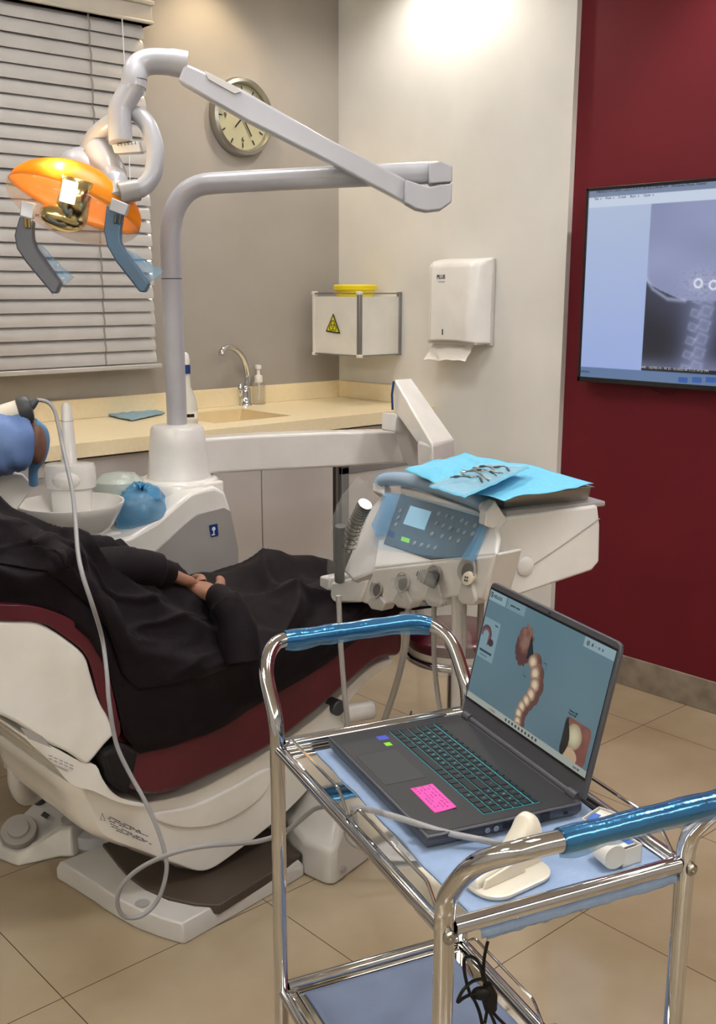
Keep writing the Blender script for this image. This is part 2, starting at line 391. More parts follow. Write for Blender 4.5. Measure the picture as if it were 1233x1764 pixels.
for px in (1.0, at(158, 300, Y=YB).x):
    b = MB(); z = zt-.02; pts = []
    while z > zb:
        pts.append(V((px+.0015*math.sin(z*60), YB-.034-.003*math.sin(z*2*PI/pitch), z))); z -= pitch/4
    b.tube(pts, .0012, 6); b.tube([p+V((.006, .003, 0)) for p in pts], .0012, 6); b.obj('ladder_cord', M_cord, bl)
xc = at(211, 60, Y=YB-.04).x
MB().tube([V((xc, YB-.042, zt-.02)), V((xc+.002, YB-.046, 2.0)), V((xc, YB-.044, 1.75))], .0022, 8).obj('pull_cord', M_wsil, bl)

# ================================================================== WALL CLOCK
cc = at(412, 203, Y=WY); t = thing('wall_clock', 'round wall clock with silver rim and olive face', 'clock', (cc.x, WY, cc.z-.15))
a3 = (AX, AZ, -AY)
MB().lathe([(.155, 0), (.158, .02), (.152, .04), (.138, .046), (.132, .036), (.13, .02)], (cc.x, WY, cc.z), a3, 48, cap=False).obj('rim', M_steel, t)
f = MB().lathe([(.001, .02), (.132, .02)], (cc.x, WY, cc.z), a3, 48, cap=False).obj('dial', M_clockf, t)
b = MB()
for k in range(12):
    a = k*PI/6; c0 = V((cc.x+.112*math.sin(a), WY-.022, cc.z+.112*math.cos(a))); dr = V((math.sin(a), 0, math.cos(a)))
    b.box(c0, .0022, .001, .01, (dr.cross(AY), AY, dr))
b.obj('hour_marks', M_ink, f)
for k, s_ in ((12, '12'), (3, '3'), (6, '6'), (9, '9')):
    a = k*PI/6; text('hour_number', s_, .03, (cc.x+.088*math.sin(a), WY-.0225, cc.z+.088*math.cos(a)-.01), AX, AZ, M_ink, f, align='CENTER')
for a, ln, wd in ((3.9, .06, .003), (2.6, .085, .0025)):
    dr = V((math.sin(a), 0, math.cos(a))); MB().box(V((cc.x, WY-.026, cc.z))+dr*ln/2, wd, .001, ln/2, (dr.cross(AY), AY, dr)).obj('clock_hand', M_ink, t)

# ================================================================== WORKTOP, CABINETS
CZ = 1.003; CF = 3.215
ct = thing('worktop', 'long cream worktop with upstand and built-in sink along the wall', 'worktop', (2.2, 3.5, 0.96))
sx0, sx1, sy0, sy1 = 2.3, 2.68, 3.36, 3.72
b = MB()
for a_, c_ in (((.2, CF), (sx0, WY-.002)), ((sx1, CF), (PX-.001, WY-.002)), ((sx0, CF), (sx1, sy0)), ((sx0, sy1), (sx1, WY-.002))):
    b.bb((a_[0], a_[1], CZ-.03), (c_[0], c_[1], CZ))
b.bb((.2, CF-.002, CZ-.05), (PX-.001, CF+.02, CZ-.0008))
b.obj('countertop', M_counter, ct, smooth=False)
b = MB(); b.bb((.2, WY-.02, CZ), (PX-.001, WY-.001, CZ+.078)); b.bb((PX-.02, CF+.1, CZ), (PX-.0005, WY-.02, CZ+.078))
b.obj('upstand', M_counter, ct, bevel=.002)
b = MB(); zz = CZ-.14
def bowlp(u, v):
    return V((sx0+(sx1-sx0)*u, sy0+(sy1-sy0)*v, CZ-.001-.14*min(1, 5*min(u, 1-u, v, 1-v))**.5))
b.sheet(bowlp, 24, 24); b.obj('sink_bowl', M_sink, ct)
b = MB().lathe([(.02, .004), (.03, .002), (.032, 0)], ((sx0+sx1)/2, (sy0+sy1)/2, CZ-.141)); b.obj('drain', M_chrome, ct)
CFF = CF+.03
def zat(py): return at(420, py, Y=CFF).z
cabs = [(.25, 1.16, 'white base cabinet under the worktop at the far left behind the gowned arm'), (1.18, 1.95, 'white base cabinet with a pull-out handle behind the rinse bowl'),
        (1.97, 2.80, 'white double-door base cabinet under the sink behind the unit arm'), (2.835, PX-.01, 'white base cabinet at the wall corner with a framed drawer front')]
for i, (xa, xb, lb) in enumerate(cabs):
    t = thing('base_cabinet', lb, 'cabinet', ((xa+xb)/2, 3.5, 0), 'white cabinets under the worktop')
    MB().bb((xa, CFF+.02, .1), (xb, WY-.01, CZ-.051)).obj('cabinet_body', M_gap, t, smooth=False)
    MB().bb((xa, CFF+.06, 0), (xb, CFF+.09, .1)).obj('plinth', M_wgrey, t, smooth=False)
    if i < 3:
        xm = (xa+xb)/2 if i != 2 else 2.435
        for (p, q) in ((xa, xm-.003), (xm+.003, xb)):
            d = MB().bb((p, CFF, .11), (q, CFF+.018, CZ-.06)).obj('door', M_cab, t, bevel=.002)
            xh = q-.09 if p == xa else p+.09
            if i == 1 and p == xa: xh = (p+q)/2+.12
            MB().tube([(xh-.05, CFF-.001, CZ-.11), (xh-.045, CFF-.022, CZ-.105), (xh+.045, CFF-.022, CZ-.105), (xh+.05, CFF-.001, CZ-.11)], .004, 8).obj('handle', M_chrome, d)
    else:
        d = MB().bb((xa, CFF, .8), (xb, CFF+.018, CZ-.06)).obj('drawer', M_cab, t, bevel=.002)
        f_ = MB()
        f_.bb((xa+.01, CFF-.004, .11), (xa+.05, CFF+.014, .785)); f_.bb((xb-.04, CFF-.004, .11), (xb, CFF+.014, .785)); f_.bb((xa+.01, CFF-.004, .755), (xb, CFF+.014, .785)); f_.bb((xa+.01, CFF-.004, .11), (xb, CFF+.014, .14))
        d = MB().bb((xa+.05, CFF+.002, .14), (xb-.04, CFF+.012, .755)).obj('door', M_cab, t, smooth=False)
        f_.obj('door_frame', M_alu, d, bevel=.002)

# faucet
fb = at(423, 697, Z=CZ); fb = V((2.70, 3.75, CZ))
fb = at(423, 698, Z=CZ); 
t = thing('faucet', 'chrome gooseneck faucet standing behind the sink', 'faucet', fb)
Yf = fb.y
MB().lathe([(.03, 0), (.03, .004), (.024, .012), (.023, .05), (.021, .075), (.016, .085)], fb).obj('faucet_body', M_chrome, t)
pth = cr([at(x, y, Y=Yf-d_) for x, y, d_ in ((424, 672, 0), (426, 645, 0), (420, 620, .01), (408, 604, .03), (394, 598, .05), (384, 602, .065), (381, 611, .07))], 8)
MB().tube(pth, [.0125]*(len(pth)-6)+[.0135]*6, 14).obj('spout', M_chrome, t)
MB().ell(at(414, 672, Y=Yf-.02), (.012, .012, .03)).obj('lever', M_chrome, t)
# soap dispenser
sb = at(446, 696, Z=CZ)
t = thing('soap_dispenser', 'clear soap pump bottle beside the faucet', 'soap dispenser', sb)
MB().lathe([(.028, 0), (.03, .004), (.03, .085), (.027, .095), (.012, .1)], sb).obj('bottle', M_clearp, t)
MB().lathe([(.018, .098), (.018, .125), (.008, .13), (.007, .155), (.014, .157), (.014, .172), (.004, .174)], sb).obj('pump_head', M_paper, t)
MB().tube([sb+V((0, 0, .1)), sb+V((0, 0, .02))], .003, 8).obj('dip_tube', M_paper, t)
# spray bottle
pb = at(324, 730, Z=CZ)
t = thing('spray_bottle', 'white spray bottle with navy collar behind the lamp post', 'spray bottle', pb)
MB().lathe([(.036, 0), (.038, .005), (.038, .06), (.032, .1), (.015, .14), (.013, .195)], pb).obj('bottle', M_spray, t)
MB().lathe([(.0155, .19), (.0155, .222), (.012, .224)], pb).obj('collar', M_navy, t)
MB().lathe([(.014, .222), (.014, .24), (.01, .262), (.003, .27)], pb).box(pb+V((-.02, 0, .245)), .025, .009, .009).obj('spray_head', M_white, t, bevel=.003)
MB().lathe([(.0386, .02), (.0386, .05)], pb, cap=False).obj('bottle_label', M_paper, t)
b = MB()
for k in range(4): b.box(pb+V((.0388*math.cos(-2.2+k*.2), .0388*math.sin(-2.2+k*.2), .035)), .003, .003, .006)
b.obj('label_print', M_ink, t)
# cleaning cloth on worktop
cpts = [at(172, 714, Z=CZ), at(226, 727, Z=CZ), at(286, 714, Z=CZ), at(250, 706, Z=CZ)]
def clp(u, v):
    p = (cpts[0]*(1-u)+cpts[1]*u)*(1-v)+(cpts[3]*(1-u)+cpts[2]*u)*v
    return p+V((.012*nz(u*4, v*4, 2), .012*nz(u*4, v*4, 7), .006+.008*abs(nz(u*5, v*5, 1))))
b = MB().sheet(clp, 20, 20); o = b.obj('folded_cloth', M_cloth, solid=.007, sub=1); props(o, 'folded grey-blue cleaning cloth lying on the worktop under the blind', 'cloth')

# ================================================================== SHARPS CABINET on ivory wall
P0 = at(693, 503, X=PX); P1 = at(693, 612, X=PX); yn = P0.y; z1 = P0.z; z0 = P1.z
q = at(619, 507, Y=yn); xf = q.x
q = at(537, 505, X=xf); yfar = min(q.y, WY-.004)
t = thing('sharps_cabinet', 'square white wall box with aluminium edges and a biohazard triangle', 'wall box', ((xf+PX)/2, (yn+yfar)/2, z0))
MB().bb((xf+.004, yn+.004, z0+.004), (PX-.001, yfar-.004, z1-.02)).obj('box_panels', M_box, t, smooth=False)
b = MB(); e = .009
for (x, y) in ((xf, yn), (PX-.019, yn)): b.bb((x, y, z0), (x+.018, y+.018, z1))
MB().bb((xf+.001, yfar-.016, z0), (xf+.018, yfar, z1)).obj('side_strip', M_box, t, bevel=.002)
for z in (z0, z1-.012):
    b.bb((xf, yn, z+.003), (PX-.001, yn+.01, z+.009)); b.bb((xf, yn, z+.003), (xf+.01, yfar, z+.009)); b.bb((xf, yfar-.01, z), (PX-.001, yfar, z+.012))
b.obj('aluminium_frame', M_alu, t, bevel=.002)
for z in (z0, z1):
    for (x, y) in ((xf, yn), (xf, yfar-.018)): MB().bb((x-.002, y-.002, z-.012 if z == z1 else z-.003), (x+.02, y+.02, z+.003 if z == z1 else z+.012)).obj('corner_cap', M_box, t, bevel=.003)
# triangle
ta, tb2, tc2 = at(574, 540, X=xf-.001), at(561, 571, X=xf-.001), at(586, 575, X=xf-.001)
cen = (ta+tb2+tc2)/3
s_ = MB().prism([ta, tb2, tc2], (-.0008, 0, 0)).obj('warning_triangle', M_ink, t, smooth=False)
MB().prism([cen+(p-cen)*.8+V((-.0009, 0, 0)) for p in (ta, tb2, tc2)], (-.0006, 0, 0)).obj('triangle_field', M_hazard, s_, smooth=False)
b = MB(); hh = (ta-cen).length*.42
gx = V((-.0018, 0, 0))
for k in range(3):
    a = PI/2+k*2*PI/3; c0 = cen+V((0, -math.cos(a)*hh*.55, math.sin(a)*hh*.55))
    pts = [c0+gx+V((0, -math.cos(a+aa)*hh*.52, math.sin(a+aa)*hh*.52)) for aa in [x*.28-2.3+.0 for x in range(17)]]
    b.tube(pts, .0016, 6)
b.tube([cen+gx+V((0, math.cos(x*PI/6)*hh*.33, math.sin(x*PI/6)*hh*.33)) for x in range(12)], .0011, 6, closed=True)
b.obj('biohazard_mark', M_ink, s_)
# yellow container
yc = (yn+yfar)/2+.01; xcn = xf+(PX-xf)*.5
t = thing('sharps_container', 'yellow sharps bin with a round lid inside the wall box', 'sharps bin', (xcn, yc, z0+.01))
yr = min(.085, (PX-xf)/2-.012)
ce = at(618, 496, X=xcn)
MB().lathe([(yr*.8, z0+.015), (yr*.92, z1-.03)], (xcn, yc, 0), n=40).obj('bin_body', M_yellow, t)
MB().lathe([(yr*.93, z1-.03), (yr*1.0, z1-.022), (yr*1.0, z1+.006), (yr*1.16, z1+.01), (yr*1.16, z1+.026), (yr*1.08, z1+.032), (.01, z1+.03)], (xcn, yc, 0), n=40).obj('bin_lid', M_yellow, t)

# ================================================================== TOWEL DISPENSER
ZT, ZBm = at(727, 447, X=PX).z, at(727, 602, X=PX).z
t = thing('towel_dispenser', 'white wall-mounted paper towel dispenser', 'towel dispenser', (PX, 3.1, 1.25))
dy = .13; xfr = PX-.115
ya, yb2 = at(848, 590, X=PX-.005).y, at(727, 590, X=xfr).y
zt2 = at(780, 440, X=xfr).z-.02; zb2 = at(780, 592, X=xfr).z
mb = MB(); NN = 20
# profile in XZ (rounded top front), lofted along Y, bottom arches up in the middle
prof = lambda yy: [V((PX-.003, yy, zb2+.0)), V((xfr, yy, zb2+.004+.009*math.sin(PI*max(0, min(1, (yy-ya)/(yb2-ya)))))), V((xfr, yy, zt2-.03)), V((xfr+.008, yy, zt2-.012)), V((xfr+.03, yy, zt2+.002)), V((PX-.003, yy, zt2+.012))]
rings = []
for k in range(NN+1):
    u = k/NN; yy = ya+(yb2-ya)*u; r_ = prof(yy); e_ = min(u, 1-u)*NN
    sh = [.045, .018, .006, 0][min(3, int(e_))] if e_ < 3 else 0
    rings.append([V((min(PX-.003, p.x+sh*(1 if p.x < PX-.01 else 0)), p.y, p.z)) for p in r_])
mb.rings(rings); mb.obj('dispenser_cover', M_white, t, bevel=.006, seg=3, ang=50)
MB().bb((PX-.02, ya-.004, zb2-.008), (PX-.002, yb2-.002, zt2+.008)).obj('back_plate', M_wgrey, t, bevel=.003)
zb3 = zb2
MB().bb((xfr+.02, ya+.012, zb2-.004), (PX-.02, yb2-.012, zb2+.012)).obj('lower_tray', M_wgrey, t, bevel=.003)
q = at(762, 572, X=xfr); MB().bb((xfr-.001, q.y-.003, q.z-.012), (xfr+.004, q.y+.003, q.z+.012)).obj('level_slot', M_dgrey, t, smooth=False)
q = at(752, 480, X=xfr-.0012)
text('brand_print', 'PLUS', .022, q, -AY, AZ, M_dgrey, t, depth=.0003, bold=.0006)
q = at(755, 485, X=xfr-.0012); MB().bb((xfr-.001, q.y-.034, q.z-.002), (xfr+.0005, q.y+.001, q.z+.0006)).obj('brand_line', M_pgrey, t, smooth=False)
# towel
y0t, y1t = at(812, 610, X=xfr+.04).y, at(742, 610, X=xfr+.04).y
def tw(u, v):
    y = y1t+(y0t-y1t)*u; L = .075-.02*math.sin(u*PI*.9)
    return V((xfr+.05-.045*v**1.3+.012*nz(u*5, v*3, 3), y+.012*v*nz(u*3, v*2, 8)+(.014*v*(1-u)), zb2-.002-L*v+.01*nz(u*4, v*4, 5)*v-.012*v*u*(1-u)*4))
o = MB().sheet(tw, 20, 14).obj('paper_towel', M_paper, solid=.0015, sub=1); props(o, 'crumpled white paper towel hanging out of the dispenser', 'paper towel')

# ================================================================== TELEVISION
TX = WX-.06
a0, a1 = at(1017, 322, X=TX), at(990, 655, X=TX); yL = (a0.y+a1.y)/2; zT = 1.862; zB = 1.165; yR = yL-1.235
t = thing('television', 'large black wall television showing a neck x-ray', 'television', (TX, (yL+yR)/2, zB))
b = MB(); be = .012
b.bb((TX, yR, zB), (WX-.015, yL, zT)); b.obj('tv_body', M_tvblk, t, bevel=.003)
b = MB(); b.bb((TX-.006, yR, zB), (TX+.002, yR+be, zT)); b.bb((TX-.006, yL-be, zB), (TX+.002, yL, zT)); b.bb((TX-.006, yR, zT-be), (TX+.002, yL, zT)); b.bb((TX-.006, yR, zB), (TX+.002, yL, zB+.018))
b.obj('tv_bezel', M_tvblk, t, bevel=.002)
MB().bb((WX-.016, (yL+yR)/2-.15, zB+.2), (WX-.001, (yL+yR)/2+.15, zT-.2)).obj('wall_bracket', M_steel, t, smooth=False)
SW, SH = yL-yR-2*be, zT-zB-be-.018
def pxuv(px, py):
    p = at(px, py, X=TX-.001); return (yL-be-p.y)/SW, (zT-be-p.z)/SH
spine = [pxuv(*p) for p in ((1190, 560), (1194, 590), (1190, 615), (1175, 640))]
ux0 = pxuv(1100, 620)[0]+.012
VB = [pxuv(1222-4.6*k, 512+24*k) for k in range(6)]
rings_uv = [pxuv(1203, 488), pxuv(1229, 491)]
jaw = [pxuv(*p) for p in ((1113, 480), (1125, 498), (1150, 515), (1180, 518))]
sku = [pxuv(*p) for p in ((1118, 350), (1112, 430), (1113, 480))]
def seg_d(p, a, b_):
    ax_, ay_ = a; bx_, by_ = b_; dx, dy_ = bx_-ax_, by_-ay_; L = dx*dx+dy_*dy_
    tt = max(0, min(1, ((p[0]-ax_)*dx+(p[1]-ay_)*dy_)/L)) if L else 0
    return math.hypot(p[0]-ax_-tt*dx, (p[1]-ay_-tt*dy_)*.56), tt
def tvcol(u, v):
    if v < .035: c = (118, 132, 160); return c
    if v < .085: return (196, 208, 228)
    if v > .945: return (92, 118, 156)
    if u < ux0:
        return mixc((176, 190, 216), (150, 170, 222), v)
    if v > .925: return (20, 22, 34)
    # x-ray
    g_ = nz(u*6, v*6)*.5+.5
    c = mixc((128, 136, 170), (150, 158, 196), g_)
    # curve of skull back
    ds = min(seg_d((u, v), sku[i], sku[i+1])[0] for i in range(2))
    base_y = .55
    d2 = min(seg_d((u, v), jaw[i], jaw[i+1])[0] for i in range(3))
    ju = jaw[0][0]; je = jaw[3][0]
    yj = jaw[0][1]+(jaw[3][1]-jaw[0][1])*max(0, min(1, (u-ju)/(je-ju)))**.65
    if v > yj:                                  # soft tissue below the skull
        c = mixc((58, 62, 82), (30, 32, 46), sm(0, .25, v-yj))
        s0_, s1_ = VB[0], VB[-1]
        tt = (v-s0_[1])/(s1_[1]-s0_[1]); sx = s0_[0]+(s1_[0]-s0_[0])*tt
        c = mixc(c, (120, 128, 165), .8*math.exp(-((u-sx+.01)/.06)**2))
        for (bu, bv) in VB:
            for (ox, oy, hx, hy) in ((0, 0, .02, .032), (-.035, .012, .016, .022)):
                dx = (u-bu-ox)+.35*(v-bv-oy)*.56; dyv = (v-bv-oy)-.5*(u-bu-ox)
                q_ = max(abs(dx)/hx, abs(dyv)/hy)
                c = mixc(c, (190, 198, 228), (.26+.2*nz(u*60, v*50))*math.exp(-((q_-.82)/.26)**2))
                if q_ < .85: c = mixc(c, (156, 164, 196), .22)
        c = mixc(c, (150, 160, 200), sm(.84, .97, v+.1*nz(u*4, v*3)-.12*abs(u-.5)))
    c = mixc(c, (188, 196, 224), math.exp(-(d2/.006)**2)*.6)
    c = mixc(c, (176, 184, 214), math.exp(-(ds/.008)**2)*.5)
    hb = math.exp(-(((u-rings_uv[0][0]-.01)/.055)**2+((v-rings_uv[0][1])/.07)**2))
    c = mixc(c, (186, 190, 214), hb*.8*(.5+.5*nz(u*90, v*70)))
    c = mixc(c, (40, 42, 58), hb*.5*max(0, nz(u*120+9, v*90)))
    for (ru, rv) in rings_uv:
        r_ = math.hypot(u-ru, (v-rv)*.56)
        c = mixc(c, (232, 236, 250), math.exp(-((r_-.0115)/.003)**2))
    return c
scr = painted('screen', (TX-.003, yL-be, zB+.018), -AY, AZ, SW, SH, 330, 190, tvcol, .9, t)
def tvtxt(nm, s, px, py, sz, m): text(nm, s, sz, at(px, py, X=TX-.0042), -AY, AZ, m, scr, depth=.0002)
tvtxt('title_text', '1460502714-12434-1-20231214 41 09 2023 04:56 PM - Windows Photo Viewer', 1026, 333, .0135, M_ink)
tvtxt('menu_text', 'File  v     Print  v     E-mail     Burn  v     Open  v', 1024, 345, .0125, M_ink)
tvtxt('corner_text', '10/09/2023', 996, 641, .011, M_ink)
tvtxt('caption_text', '1440 - 102742-14 - W 33 - 01/2023 00 11:12 14 57 PM', 1102, 634, .012, M_wsil)
b = MB()
for k in range(3):
    q = at(1176+k*24, 654, X=TX-.004); b.bb((TX-.0045, q.y-.018, q.z-.01), (TX-.0038, q.y+.018, q.z+.008))
b.obj('taskbar_icons', M_boxblue, scr, smooth=False)
o = MB().tube(cr([at(x, y, X=WX-.03) for x, y in ((1110, 662), (1128, 672), (1140, 678), (1156, 678), (1166, 670), (1175, 668))], 6), .002, 8).obj('tv_cable', M_black)
props(o, 'thin black cable sagging below the television', 'cable')

# ================================================================== DENTAL UNIT (body, bowl, post, arm)
YU = 2.64
du = thing('dental_unit', 'white dental unit cabinet with rinse bowl and upright post', 'dental unit', (1.65, 2.8, 0))
def U(x, y, Y=YU): return at(x, y, Y=Y)
top = [U(410, 940), U(401, 885), U(389, 848), U(370, 838), U(330, 848), U(305, 868), U(272, 897), U(225, 925), U(160, 937), U(60, 937)]
bot = [V((top[-1].x, YU, .05)), V((top[0].x, YU, .05))]
MB().prism(top+bot, (0, .34, 0)).obj('unit_body', M_whiteg, du, bevel=.012, seg=3)
# lower grey panel
pan = [U(399, 893, YU-.001), U(384, 873, YU-.001), U(337, 885, YU-.001), U(318, 900, YU-.001), U(280, 935, YU-.001), U(240, 972, YU-.001), U(180, 1030, YU-.001), V((U(180, 1030).x, YU-.001, .08)), V((U(410, 940).x-.012, YU-.001, .08)), U(409, 945, YU-.001)]
pan[0] = U(396, 880, YU-.001)
g_ = MB().prism(pan, (0, -.006, 0)).obj('side_panel', M_pgrey, du, bevel=.003)
q = [U(360, 905, YU-.0085), U(374, 902, YU-.0085), U(376, 922, YU-.0085), U(363, 925, YU-.0085)]
lg = MB().prism(q, (0, -.0012, 0)).obj('blue_badge', M_navy, du, smooth=False)
qc = U(368, 911, YU-.0102); b = MB()
b.lathe([(.0065, 0), (.0065, .0004)], qc, (AX, AZ, -AY), 14); b.bb(qc+V((-.002, -.0006, -.018)), qc+V((.002, 0, 0))); b.bb(qc+V((-.008, -.0006, -.02)), qc+V((.004, 0, -.016)))
b.obj('badge_emblem', M_wsil, lg)
# plinth + collar
pc = V((1.777, 2.8, .93))
b = MB()
b.lathe([(.125, -.16), (.125, -.012), (.118, 0), (.02, .002)], pc, n=48); b.bb(pc+V((0, -.125, -.16)), pc+V((.085, .125, -.006))).obj('post_plinth', M_whiteg, du, bevel=.008, seg=3)
co = MB().lathe([(.1, 0), (.1, .004), (.096, .012), (.088, .1), (.083, .148), (.077, .16), (.04, .165)], pc, n=48).obj('post_collar', M_white, du)
# post with bend into the boom
pr = .031
bend_pts = [V((1.777, 2.8, 1.08)), V((1.777, 2.8, 1.8)), at(440, 311, d=3.1), at(754, 297, d=3.035)]
path = bend(bend_pts, .17, 12)
MB().tube(path, pr, 24).obj('post', M_lgrey2, du)
q = V((1.777, 2.8, 1.534)); MB().lathe([(pr+.0006, -.0015), (pr+.0006, .0015)], q, cap=False).obj('post_seam', M_dgrey, du)
bq = at(305, 430, Y=2.76)
# swing arm to instrument table
A0 = V((1.83, 2.8, 1.045)); A1 = at(698, 742, Y=2.62)
h = .118; wv = V((0, .045, 0))
tops = [at(332, 757, Y=2.75), at(440, 750, Y=2.75), at(560, 745, Y=2.75), at(702, 742, Y=2.75)]
bots = [at(716, 797, Y=2.75), at(560, 806, Y=2.75), at(440, 812, Y=2.75), at(335, 818, Y=2.75)]
arm = MB().prism(tops+bots, (0, .085, 0)).obj('swing_arm', M_white, du, bevel=.009, seg=3)
tri = [at(703, 752, Y=2.748), at(697, 782, Y=2.748), at(720, 788, Y=2.748)]
MB().prism(tri, (0, -.002, 0)).obj('blue_end_mark', M_navy, arm, smooth=False)
# rinse bowl
bc = at(121, 866, Z=.925)
b = MB().lathe([(.05, -.1), (.085, -.095), (.118, -.06), (.14, -.02), (.148, -.002), (.1475, .003), (.142, .003), (.134, -.012), (.11, -.045), (.07, -.07), (.001, -.078)], bc, n=64)
b.obj('rinse_bowl', M_whiteg, du)
b = MB().lathe([(.108, -.16), (.1, -.112), (.07, -.1), (.03, -.1)], bc, n=48); b.obj('bowl_base', M_whiteg, du)
b = MB().bb(bc+V((-.05, .02, -.3)), bc+V((.2, .2, -.115))).obj('bowl_pedestal', M_whiteg, du, bevel=.03, seg=4)
# cup filler housing
hc = at(121, 817, Z=.99)
b = MB(); n = 40; rs = []
for z, k in ((-.17, .74), (-.04, .8), (-.035, .98), (-.005, 1.0), (.022, .98), (.03, .93), (.033, .6)):
    rs.append([hc+V((0, 0, z))+RT*(.072*k*math.copysign(abs(math.cos(a))**.8, math.cos(a)))+FH*(.05*k*math.copysign(abs(math.sin(a))**.8, math.sin(a))) for a in [2*PI*i/n for i in range(n)]])
b.rings(rs).obj('filler_housing', M_whiteg, du)
b = MB(); b.ell(hc-FH*.04+V((0, 0, -.01)), (.04, .03, .026), (RT, FH, AZ)); b.obj('cup_rest', M_whiteg, du)
sp = [at(119, 805, d=(hc-CAM).dot(FW)), at(118, 760, d=(hc-CAM).dot(FW)), at(116, 725, d=(hc-CAM).dot(FW)), at(114, 700, d=(hc-CAM).dot(FW)), at(113.5, 694, d=(hc-CAM).dot(FW))]
MB().tube(sp, [.024, .019, .0165, .0135, .008], 20).obj('water_spout', M_white, du)
q = sp[2]; MB().lathe([(.0172, -.001), (.0172, .001)], q, cap=False).obj('spout_ring', M_pgrey, du)
# angular white housing at the left edge
Yh = 2.5
hp = [at(-40, 812, Y=Yh), at(40, 815, Y=Yh), at(61, 838, Y=Yh), at(17, 898, Y=Yh), at(-10, 875, Y=Yh), at(-40, 860, Y=Yh)]
MB().prism(hp, (0, .07, 0)).obj('assistant_holder', M_white, du, bevel=.006)
MB().tube([at(22, 880, Y=2.58), at(24, 960, Y=2.6)], .015, 12).obj('holder_stem', M_pgrey, du)

# plastic wrapped items on the unit
bgc = at(240, 868, Y=2.72)
t = thing('plastic_bag', 'tied blue plastic bag resting on the dental unit', 'plastic bag', bgc-V((0, 0, .07)))
b = MB(); rs = []; n = 56
kn = bgc+RT*.012-FH*.035+V((0, 0, .048))
for j in range(29):
    v = j/28; z = -.072+.135*v
    R = .078*(math.sin(PI*min(1, v*.66+.24))**.45)*(1-.25*sm(.7, 1, v))
    if v > .93: R *= 1-(v-.93)*9
    rg = []
    for a in [2*PI*i/n for i in range(n)]:
        p = bgc+V((0, 0, z))+RT*(R*1.05*math.copysign(abs(math.cos(a))**.8, math.cos(a)))+FH*(R*.8*math.sin(a))
        dk_ = p-kn; an = math.atan2(dk_.z, dk_.dot(RT)); dd = dk_.length
        cre = (1-abs(math.sin(an*6+nz(p.x*20, p.y*20, p.z*20)*2)))**2
        p = p+(p-bgc).normalized()*(.010*cre*math.exp(-(dd/.09)**2)+.012*nz(p.x*22, p.y*22, p.z*22))
        p = p+(kn-p)*(.45*math.exp(-(dd/.03)**2))
        rg.append(p)
    rs.append(rg)
b.rings(rs); b.obj('bag_film', M_bag, t, ang=180)
b = MB()
for k in range(7):
    a = k*.9+.3; dr = RT*math.cos(a)*1.0+AZ*(.5+.5*math.sin(a))-FH*.3
    b.add([kn, kn+dr*.02+RT*.008, kn+dr*.026-FH*.008, kn+dr*.014+AZ*.01], [(0, 1, 2), (0, 2, 3)])
b.obj('bag_knot', M_bag, t, solid=.002)
MB().ell(bgc-V((0, 0, .015)), (.055, .05, .048)).obj('bag_contents', M_box, t)
wc = at(205, 842, Y=2.8)
t = thing('wrapped_cup_stack', 'round item under milky white plastic wrap beside the cup filler', 'wrapped item', wc-V((0, 0, .06)))
MB().lathe([(.055, -.09), (.078, .0), (.074, .026), (.05, .046), (.002, .052)], wc, n=36).obj('wrap_film', M_bagw, t)
MB().lathe([(.05, -.088), (.068, 0), (.06, .018)], wc, n=36).obj('cup', M_box, t)

# ================================================================== OPERATING LIGHT
YLm = 2.62
ol = thing('operating_light', 'grey and orange dental operating light hanging from its jointed arm', 'dental light', at(240, 300, Y=YLm))
def Lm(x, y, dY=0): return at(x, y, Y=YLm+dY)
dpt = lambda x, y, d: at(x, y, d=d)
# spring arm
DN, DF = 2.98, 3.02
a_ = [(318, 108), (362, 128), (414, 152), (560, 236), (700, 309), (703, 352), (560, 276), (420, 206), (305, 139)]
front = [dpt(x, y, 2.86+(x-300)*.0004) for x, y in a_]
MB().prism(front, FH*.065).obj('spring_arm', M_lgrey2, ol, bevel=.008, seg=3)
# brown underside strip of arm as its own cover seam
sp_ = [dpt(x, y, 2.858+(x-300)*.0004) for x, y in ((352, 122), (408, 150), (416, 158), (404, 162), (358, 136))]
MB().prism(sp_, -FH*.002).obj('arm_cover_seam', M_wgrey, ol, bevel=.0015)
# end joint
b = MB(); jc = dpt(742, 322, 3.02)
b.prism([dpt(x, y, 2.99) for x, y in ((698, 309), (738, 322), (779, 315), (778, 348), (760, 361), (735, 364), (716, 360), (697, 349))], FH*.075)
b.obj('arm_joint_lower', M_joint, ol, bevel=.005, seg=3)
b = MB(); b.prism([dpt(x, y, 2.99) for x, y in ((738, 282), (760, 277), (779, 286), (779, 313), (740, 316))], FH*.075)
b.obj('arm_joint_cap', M_joint, ol, bevel=.004, seg=3)
# elbow at the top left
el = cr([dpt(x, y, d) for x, y, d in ((322, 112, 2.9), (290, 107, 2.89), (255, 107, 2.88), (236, 118, 2.87), (231, 136, 2.86), (230, 152, 2.86))], 6)
MB().tube(el, [.036]*6+[.034]*(len(el)-6), 20).obj('arm_elbow', M_lgrey2, ol)
MB().tube([dpt(757, 292, 3.03), dpt(757, 345, 3.03)], .03, 20).obj('joint_pin', M_pgrey, ol)
nk = cr([dpt(x, y, 2.86) for x, y in ((231, 137), (228, 150), (218, 168), (208, 186), (206, 205), (207, 232), (208, 246))], 6)
MB().tube(nk, [.034]*8+[.032]*(len(nk)-8), 20).obj('neck', M_lgrey2, ol)
MB().lathe([(.0348, -.001), (.0348, .001)], dpt(231, 138, 2.86), cap=False).obj('neck_seam', M_dgrey, ol)
